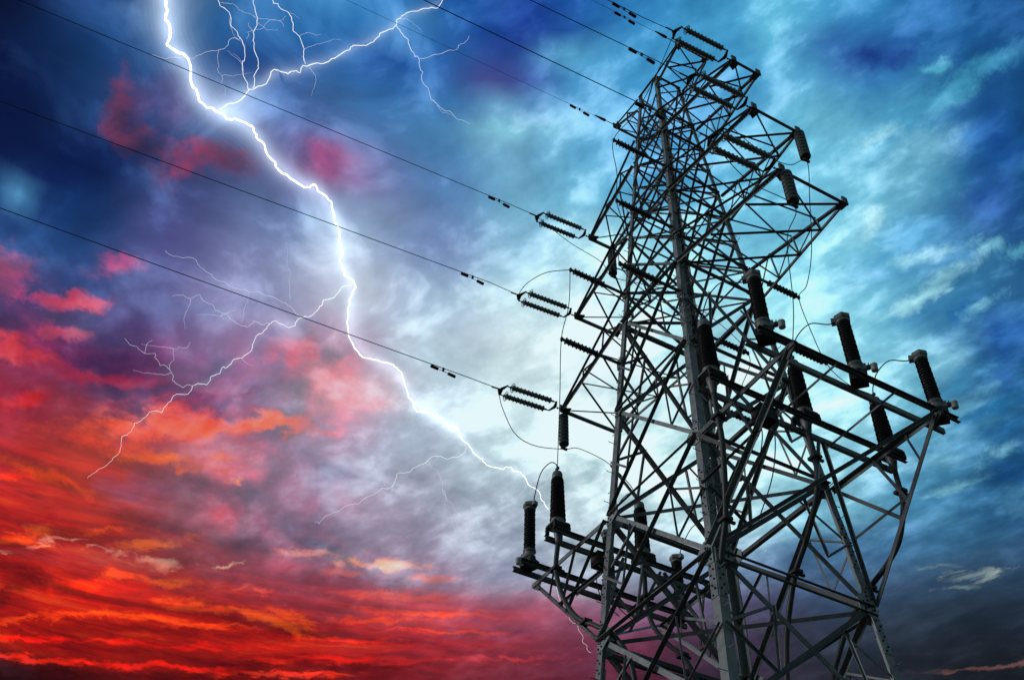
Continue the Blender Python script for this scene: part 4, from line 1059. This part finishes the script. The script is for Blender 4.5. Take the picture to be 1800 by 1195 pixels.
# ---------------------------------------------------------------- jumper wires
V = Vector
def jumper(pts, lab, r=0.012, cat='wire', grp='jumper wires between conductors and sealing ends', name='jumper_wire'):
    m = MB(); m.tube(spline(pts, 10), r, 6); o = m.build(name, WIRE); tag(o, lab, cat, grp)
z_ = lambda v: v + TOP
jumper([clamp[('3', -1)] + V((0, 0, -0.2)), (-5.05, -3.05, z_(-12.1)), (-5.05, -2.63, z_(-12.85)), (-5.05, -1.97, z_(-13.02)), hb['S2'], (-5.0, -0.55, z_(-12.55)), (-4.75, 0.1, z_(-12.85)), (-4.2, 0.2, z_(-13.6)), (-3.5, 0.12, z_(-14.6)), seal_top[(-1, 1)]],
       'jumper wire looping below the lowest left strain insulator to the hanging insulator')
jumper([clamp[('2', -1)], (-3.9, -2.95, z_(-7.75)), (-2.6, -3.05, z_(-8.6)), pt['P3']], 'jumper wire arching from the second left conductor up to the post insulator')
jumper([pt['P3'], (-1.35, -3.08, z_(-11.2)), pt['P5'], (-2.0, -3.0, z_(-14.0)), seal_top[(-1, 0)]], 'jumper wire hanging down past the lowest left arm tip to the corner sealing end')
jumper([clamp[('1', -1)], (-3.92, -1.37, z_(-4.77)), (-3.92, -0.1, z_(-5.05)), hb['S1'], (-3.0, 1.6, z_(-6.3)), (-2.1, 2.3, z_(-7.7)), pt['P7'], (-1.6, 2.95, z_(-11.4)), pt['P8'], (-2.3, 2.7, z_(-14.2)), seal_top[(-1, 2)]],
       'jumper wire drooping from the topmost left conductor into the lattice')
jumper([clamp[('1', 1)] + V((0, 0, -0.2)), (3.3, -2.85, z_(-5.6)), (2.2, -2.9, z_(-6.3)), pt['P1'], (0.98, -2.85, z_(-7.8)), pt['P2'], (1.35, -3.05, z_(-10.8)), pt['P4'], (2.1, -3.0, z_(-14.0)), seal_top[(1, 0)]],
       'jumper wire falling from the tower peak beside the slim leg to the upper post insulators')
jumper([clamp[('2', 1)], (4.48, -1.93, z_(-9.0)), (4.48, -0.75, z_(-9.62)), (4.48, 0.1, z_(-9.5)), hb['S3'], (4.1, 1.0, z_(-9.9)), (3.0, 1.9, z_(-10.35)), (1.9, 2.7, z_(-10.2)), pt['P6'], (1.25, 3.15, z_(-11.1)), pt['P9'], (2.2, 2.9, z_(-14.1)), seal_top[(1, 2)]],
       'jumper wire hanging in a long curve below the right cross arms to the right platform')
jumper([clamp[('3', 1)], (5.05, -2.2, z_(-12.4)), hb['S4'], (4.7, -0.95, z_(-13.4)), (3.9, -0.35, z_(-14.6)), seal_top[(1, 1)]], 'jumper wire dropping straight from the near hanging insulator to the right platform')
lead_lab = {(-1, 0): 'curved lead looping over the corner of the left platform', (-1, 1): 'curved lead behind the slim left leg', (-1, 2): 'curved lead above the low arrester beside the corner leg',
            (1, 0): 'curved lead in front of the lattice joining the highest arrester', (1, 1): 'curved lead arching beside the middle arrester of the right platform', (1, 2): 'curved lead arching beside the far right arrester'}
for s in (-1, 1):
    for i in range(3):
        a, b = arr_top[(s, i)], seal_top[(s, i)]
        q = [a + V((-s * 0.12, 0.05, -0.02)), a + V((-s * 0.36, -0.06, 0.06)), a.lerp(b, 0.5) + V((0, -0.08, 0.42)), a.lerp(b, 0.78) + V((0, -0.04, 0.44)), a.lerp(b, 0.95) + V((0, 0, 0.22)), b]
        jumper(q, lead_lab[(s, i)], 0.014, 'wire', 'leads between arresters and sealing ends', 'arrester_lead')

# ---------------------------------------------------------------- lightning, about 900 m off
BOLT_PATHS = [
  ('main_channel', (7.0, 1.7), [(-96.03, 57.92), (-95.54, 57.47), (-95.01, 57.08), (-94.83, 56.62), (-94.18, 56.37), (-93.86, 55.60), (-93.38, 55.55), (-92.60, 55.53), (-91.64, 55.36), (-91.08, 54.76), (-90.51, 54.31), (-89.93, 54.06), (-89.59, 53.80), (-88.93, 53.68), (-88.03, 53.68), (-87.11, 53.53), (-85.81, 53.70), (-84.85, 53.61), (-84.39, 53.21), (-83.51, 52.95), (-83.06, 52.54), (-82.12, 52.08), (-81.23, 51.90), (-80.16, 51.65), (-79.10, 51.59), (-78.71, 51.80), (-78.36, 51.51), (-77.12, 51.16), (-76.66, 50.53), (-76.18, 49.99), (-75.97, 49.82), (-75.88, 49.29), (-75.51, 48.83), (-75.51, 48.33), (-75.17, 47.98), (-74.83, 47.57), (-74.11, 47.36), (-73.89, 47.09), (-74.22, 46.39), (-74.05, 45.51), (-73.78, 44.53), (-73.25, 44.00), (-72.53, 43.58), (-71.43, 43.55), (-70.30, 43.42), (-69.62, 43.08), (-69.32, 42.50), (-68.94, 41.83), (-68.23, 41.14), (-67.09, 41.07), (-66.40, 40.82), (-65.97, 40.50), (-65.30, 40.39), (-65.07, 40.00), (-64.65, 39.72), (-64.17, 39.25), (-63.51, 38.93), (-63.10, 38.60), (-62.07, 38.43), (-61.57, 38.59), (-60.93, 38.30), (-60.54, 37.92), (-60.03, 37.53), (-59.59, 37.14), (-59.34, 36.70), (-59.10, 36.40)]),
  ('b', (1.3, 0.9), [(-59.10, 36.40), (-58.92, 35.62), (-58.33, 34.65), (-58.46, 33.88), (-58.70, 33.01), (-58.59, 32.44), (-58.15, 31.35), (-57.82, 30.83), (-57.37, 30.64), (-57.11, 30.08), (-57.07, 29.70), (-56.86, 29.38), (-56.64, 29.24)]),
  ('top_branch', (3.4, 2.2), [(-87.97, 53.72), (-87.40, 54.27), (-86.72, 54.54), (-86.36, 54.92), (-86.18, 55.32), (-85.70, 55.53), (-84.96, 55.89), (-84.89, 56.35), (-84.73, 56.69), (-84.02, 56.69), (-83.50, 56.71), (-83.00, 56.94), (-82.46, 56.95), (-82.41, 57.35), (-81.92, 57.44), (-80.63, 57.77), (-80.06, 58.11), (-79.26, 58.50), (-78.64, 58.77), (-78.40, 59.04), (-77.15, 59.22), (-76.24, 59.77), (-76.12, 59.95), (-75.45, 60.20), (-74.70, 60.53), (-74.54, 60.87), (-73.88, 61.23), (-72.75, 61.44), (-71.62, 61.68), (-70.82, 61.74), (-70.35, 62.20), (-70.15, 62.58)]),
  ('left_branch', (3.0, 0.7), [(-74.22, 47.28), (-74.98, 46.94), (-75.41, 46.33), (-76.07, 46.13), (-76.26, 45.80), (-76.65, 45.24), (-77.17, 45.10), (-77.59, 44.88), (-77.69, 44.51), (-78.05, 44.35), (-79.08, 44.53), (-79.48, 44.30), (-79.59, 44.03), (-80.16, 43.52), (-80.21, 42.91), (-80.70, 42.26), (-81.18, 42.11), (-81.42, 41.71), (-81.81, 41.53), (-81.83, 41.23), (-82.31, 40.98), (-82.45, 40.50), (-82.88, 40.46), (-83.31, 40.26), (-83.43, 39.79), (-84.26, 39.53), (-84.46, 39.10), (-84.61, 38.57), (-85.34, 38.42), (-85.65, 37.88), (-85.99, 37.70), (-85.99, 37.26), (-86.42, 36.91), (-86.26, 36.26), (-86.28, 36.02), (-86.48, 35.68), (-86.84, 35.20), (-87.16, 34.88), (-87.45, 34.51)]),
  ('b', (2.2, 1.7), [(-86.27, 55.28), (-86.49, 55.55), (-87.20, 55.98), (-87.47, 56.31), (-87.42, 56.52), (-88.07, 57.27), (-88.69, 57.51), (-89.54, 57.79), (-89.96, 58.23), (-91.06, 58.44), (-91.52, 58.67), (-91.71, 59.01)]),
  ('b', (2.2, 1.8), [(-85.95, 55.45), (-86.21, 56.01), (-86.04, 56.45), (-86.63, 57.01), (-87.13, 57.49), (-87.56, 57.98), (-87.48, 58.40), (-88.07, 58.95), (-88.61, 59.41), (-88.87, 59.74)]),
  ('b', (2.2, 1.8), [(-82.25, 57.48), (-82.60, 57.75), (-82.72, 58.12), (-83.54, 58.65), (-84.37, 59.07), (-84.76, 59.38), (-85.63, 59.54), (-86.34, 59.73), (-86.79, 59.68), (-87.26, 59.92)]),
  ('b', (2.1, 0.5), [(-74.63, 60.51), (-73.88, 60.19), (-73.21, 59.98), (-72.69, 59.46), (-72.28, 59.22), (-71.83, 59.16), (-71.67, 58.80), (-71.30, 58.16), (-70.41, 57.61), (-70.13, 57.25), (-69.15, 56.94), (-68.03, 56.73), (-67.35, 56.44), (-66.26, 56.31)]),
  ('b', (1.3, 0.7), [(-71.76, 59.19), (-70.54, 59.47), (-69.45, 59.69), (-68.24, 59.90), (-68.09, 60.12), (-67.54, 60.26), (-67.13, 60.64)]),
  ('b', (1.4, 0.6), [(-88.45, 57.47), (-88.78, 57.39), (-89.26, 57.17), (-89.22, 56.87), (-89.76, 56.51), (-90.71, 56.13), (-91.12, 55.86), (-91.50, 55.55), (-92.26, 55.43), (-93.44, 54.97), (-94.64, 54.79)]),
  ('b', (0.9, 0.6), [(-89.76, 56.51), (-89.58, 56.08), (-89.23, 55.77), (-89.26, 55.56), (-88.72, 55.40), (-88.57, 55.04), (-88.06, 54.91), (-87.86, 54.61)]),
  ('b', (0.8, 0.6), [(-87.90, 57.55), (-88.04, 57.87), (-86.88, 58.34), (-86.50, 58.87), (-85.81, 58.97), (-85.29, 59.32)]),
  ('b', (0.8, 0.6), [(-91.19, 58.61), (-90.23, 58.81), (-89.19, 58.68), (-88.08, 58.70), (-86.86, 58.84), (-86.01, 58.97)]),
  ('b', (1.5, 0.8), [(-77.51, 45.05), (-77.99, 45.24), (-78.73, 45.55), (-79.91, 45.69), (-80.79, 45.77), (-81.42, 45.60), (-81.87, 45.66), (-82.76, 45.62), (-83.31, 45.76), (-83.93, 45.72), (-84.37, 45.92), (-84.81, 45.97), (-85.70, 46.37), (-86.62, 46.24), (-87.43, 46.18), (-87.91, 46.31)]),
  ('b', (1.5, 0.7), [(-79.48, 44.30), (-79.91, 44.17), (-80.62, 44.24), (-80.79, 43.95), (-81.30, 43.85), (-82.10, 43.99), (-82.54, 44.25), (-83.35, 44.23), (-84.15, 44.50), (-84.66, 44.74), (-85.20, 44.41), (-85.78, 44.50), (-86.41, 44.26)]),
  ('b', (1.2, 0.7), [(-83.31, 40.26), (-83.85, 40.04), (-84.63, 40.26), (-84.84, 40.61), (-85.09, 40.75), (-85.45, 40.87), (-85.66, 40.77), (-86.03, 41.03), (-86.21, 41.28), (-86.83, 41.12), (-87.43, 41.32), (-87.92, 41.29), (-88.35, 41.52)]),
  ('b', (0.8, 0.6), [(-85.01, 40.77), (-85.05, 41.11), (-84.95, 41.24), (-85.24, 41.77), (-84.90, 41.95), (-84.40, 42.00), (-84.29, 42.35)]),
  ('b', (0.8, 0.6), [(-86.84, 41.14), (-86.91, 41.61), (-86.67, 41.87)]),
  ('b', (0.7, 0.5), [(-81.42, 45.60), (-81.37, 45.10), (-81.41, 44.49), (-81.35, 43.99)]),
  ('b', (0.7, 0.5), [(-78.49, 45.74), (-78.78, 46.50), (-79.26, 47.43), (-79.83, 48.54)]),
  ('b', (1.75, 0.5), [(-64.64, 39.48), (-65.17, 38.95), (-65.80, 38.82), (-66.33, 38.94), (-67.07, 38.74), (-67.66, 38.40), (-68.02, 38.22), (-68.48, 37.94), (-69.09, 37.79), (-69.20, 37.29), (-69.53, 37.01), (-70.28, 36.70), (-70.96, 36.38), (-71.27, 36.06), (-71.96, 35.89), (-72.49, 35.53), (-73.16, 35.26), (-73.53, 34.78), (-73.78, 34.84)]),
  ('b', (1.0, 0.6), [(-67.12, 38.64), (-66.50, 38.23), (-66.20, 37.76), (-66.02, 37.27), (-65.65, 36.66), (-65.04, 36.15), (-64.40, 35.79), (-64.13, 35.41), (-63.62, 35.04), (-63.23, 34.47)]),
  ('b', (0.7, 0.5), [(-69.53, 37.01), (-69.84, 37.38), (-70.44, 37.62), (-70.73, 38.18), (-71.00, 38.65)]),
  ('b', (0.9, 0.6), [(-58.11, 33.30), (-57.63, 33.87), (-57.15, 34.11), (-56.67, 34.15)]),
]
EYE = V((15.701, -13.956, 1.578))
def sky_pt(a, e, dist):
    a, e = radians(a), radians(e)
    return EYE + V((sin(a) * cos(e), cos(a) * cos(e), sin(e))) * dist
def crooked(P, rng, amp, levels=2):
    for _ in range(levels):
        Q = [P[0]]
        for a, b in zip(P[:-1], P[1:]):
            d = b - a; L = d.length
            n = V((rng.uniform(-1, 1), rng.uniform(-1, 1), rng.uniform(-1, 1))); n -= d * (n.dot(d) / max(1e-6, d.length_squared))
            Q += [a.lerp(b, rng.uniform(0.4, 0.6)) + n * L * amp, b]
        P = Q; amp *= 0.9
    return P
rng = random.Random(3)
BOLT_M = emission('lightning_plasma', (0.95, 0.97, 1.0), 1.6)
BOLT_B = emission('lightning_plasma_branch', (0.93, 0.95, 1.0), 1.0)
BOLT_M2 = emission('lightning_plasma_thin', (0.84, 0.88, 1.0), 0.80)
bolt = empty('lightning_bolt', sky_pt(*BOLT_PATHS[0][2][0], 900))
tag(bolt, 'branched white lightning bolt running from the top of the sky down behind the tower', 'lightning')
glow_paths = []; fork_from = []
for nm, (w0, w1), pts in BOLT_PATHS:
    P = [sky_pt(a, e, 900 + 14 * sin(0.9 * i)) - bolt.location for i, (a, e) in enumerate(pts)]
    if nm in ('main_channel', 'top_branch', 'left_branch'): glow_paths.append((nm, P))
    if len(P) > 5: fork_from.append((nm, P))
    Q = crooked(P, rng, 0.11)
    n = len(Q); px = 900 / 1913.0
    rad = [max(0.06, (0.34 if nm == 'main_channel' else 0.27) * px * (w0 + (w1 - w0) * (i / (n - 1)) ** 0.8) * rng.uniform(0.82, 1.15)) for i in range(n)]
    m = MB(); m.tube(Q, 1, 6, radii=rad)
    m.build('main_channel' if nm == 'main_channel' else 'branch', BOLT_M if nm == 'main_channel' else (BOLT_B if max(w0, w1) > 1.6 else BOLT_M2), bolt)
# hair-thin forks off the channels
for i in range(26):
    nm, P = fork_from[rng.randrange(len(fork_from))]
    k = rng.randrange(2, len(P) - 1); d = (P[k] - P[k - 1]).normalized()
    p = P[k].copy(); Q = [p.copy()]; L = rng.uniform(4, 13)
    s_ = V((rng.uniform(-1, 1), rng.uniform(-1, 1), rng.uniform(-1.2, 0.5))); v = (d * 0.5 + s_ * 0.8).normalized()
    for j in range(rng.randrange(3, 6)):
        p = p + v * L * rng.uniform(0.6, 1.1); Q.append(p.copy()); v = (v + V((rng.uniform(-1, 1), rng.uniform(-1, 1), rng.uniform(-1, 1))) * 0.55).normalized()
    Q = crooked(Q, rng, 0.10, 2); n = len(Q)
    m = MB(); m.tube(Q, 1, 5, radii=[0.115 - 0.07 * q / (n - 1) for q in range(n)]); m.build('fork', BOLT_M2, bolt)
# the air lit up along the strong channels: closed shells of faintly glowing air, wider and fainter outward
def smooth_path(P, n=4):
    for _ in range(n): P = [P[0]] + [(P[i - 1] + P[i] * 2 + P[i + 1]) * 0.25 for i in range(1, len(P) - 1)] + [P[-1]]
    return P
GLOW = {'main_channel': [(7, 0.07, 0.97), (11, 0.09, 0.94), (16, 0.105, 0.91), (22, 0.10, 0.88), (29, 0.085, 0.85), (37, 0.06, 0.82), (47, 0.035, 0.78), (60, 0.018, 0.74), (76, 0.008, 0.68)], 'top_branch': [(6, 0.05, 1.0), (10, 0.055, 1.0), (15, 0.05, 1.0), (22, 0.04, 1.0), (31, 0.025, 1.0), (44, 0.012, 1.0)], 'left_branch': [(5, 0.02, 0.8), (9, 0.02, 0.65), (15, 0.015, 0.55), (24, 0.008, 0.5)]}
for nm, P in glow_paths:
    S_ = smooth_path(P, 2); S_ = spline(S_, 3)
    for k, (rp, L, fade) in enumerate(GLOW[nm]):
        S_ = smooth_path(S_, 2 + int(rp * 0.35))
        n = len(S_); px = 900 / 1913.0
        cut = int(n * fade); path = S_[:cut]
        rad = [rp * px * (1 - 0.55 * (i / max(1, cut - 1))) * (0.35 + 0.65 * min(1.0, (cut - 1 - i) / 5.0)) for i in range(cut)]
        m = MB(); m.tube(path, 1, 18, radii=rad)
        m.build('glow', glowing_air('lit_air', (0.72, 0.85, 1.0), L / (2 * rp * px)), bolt)
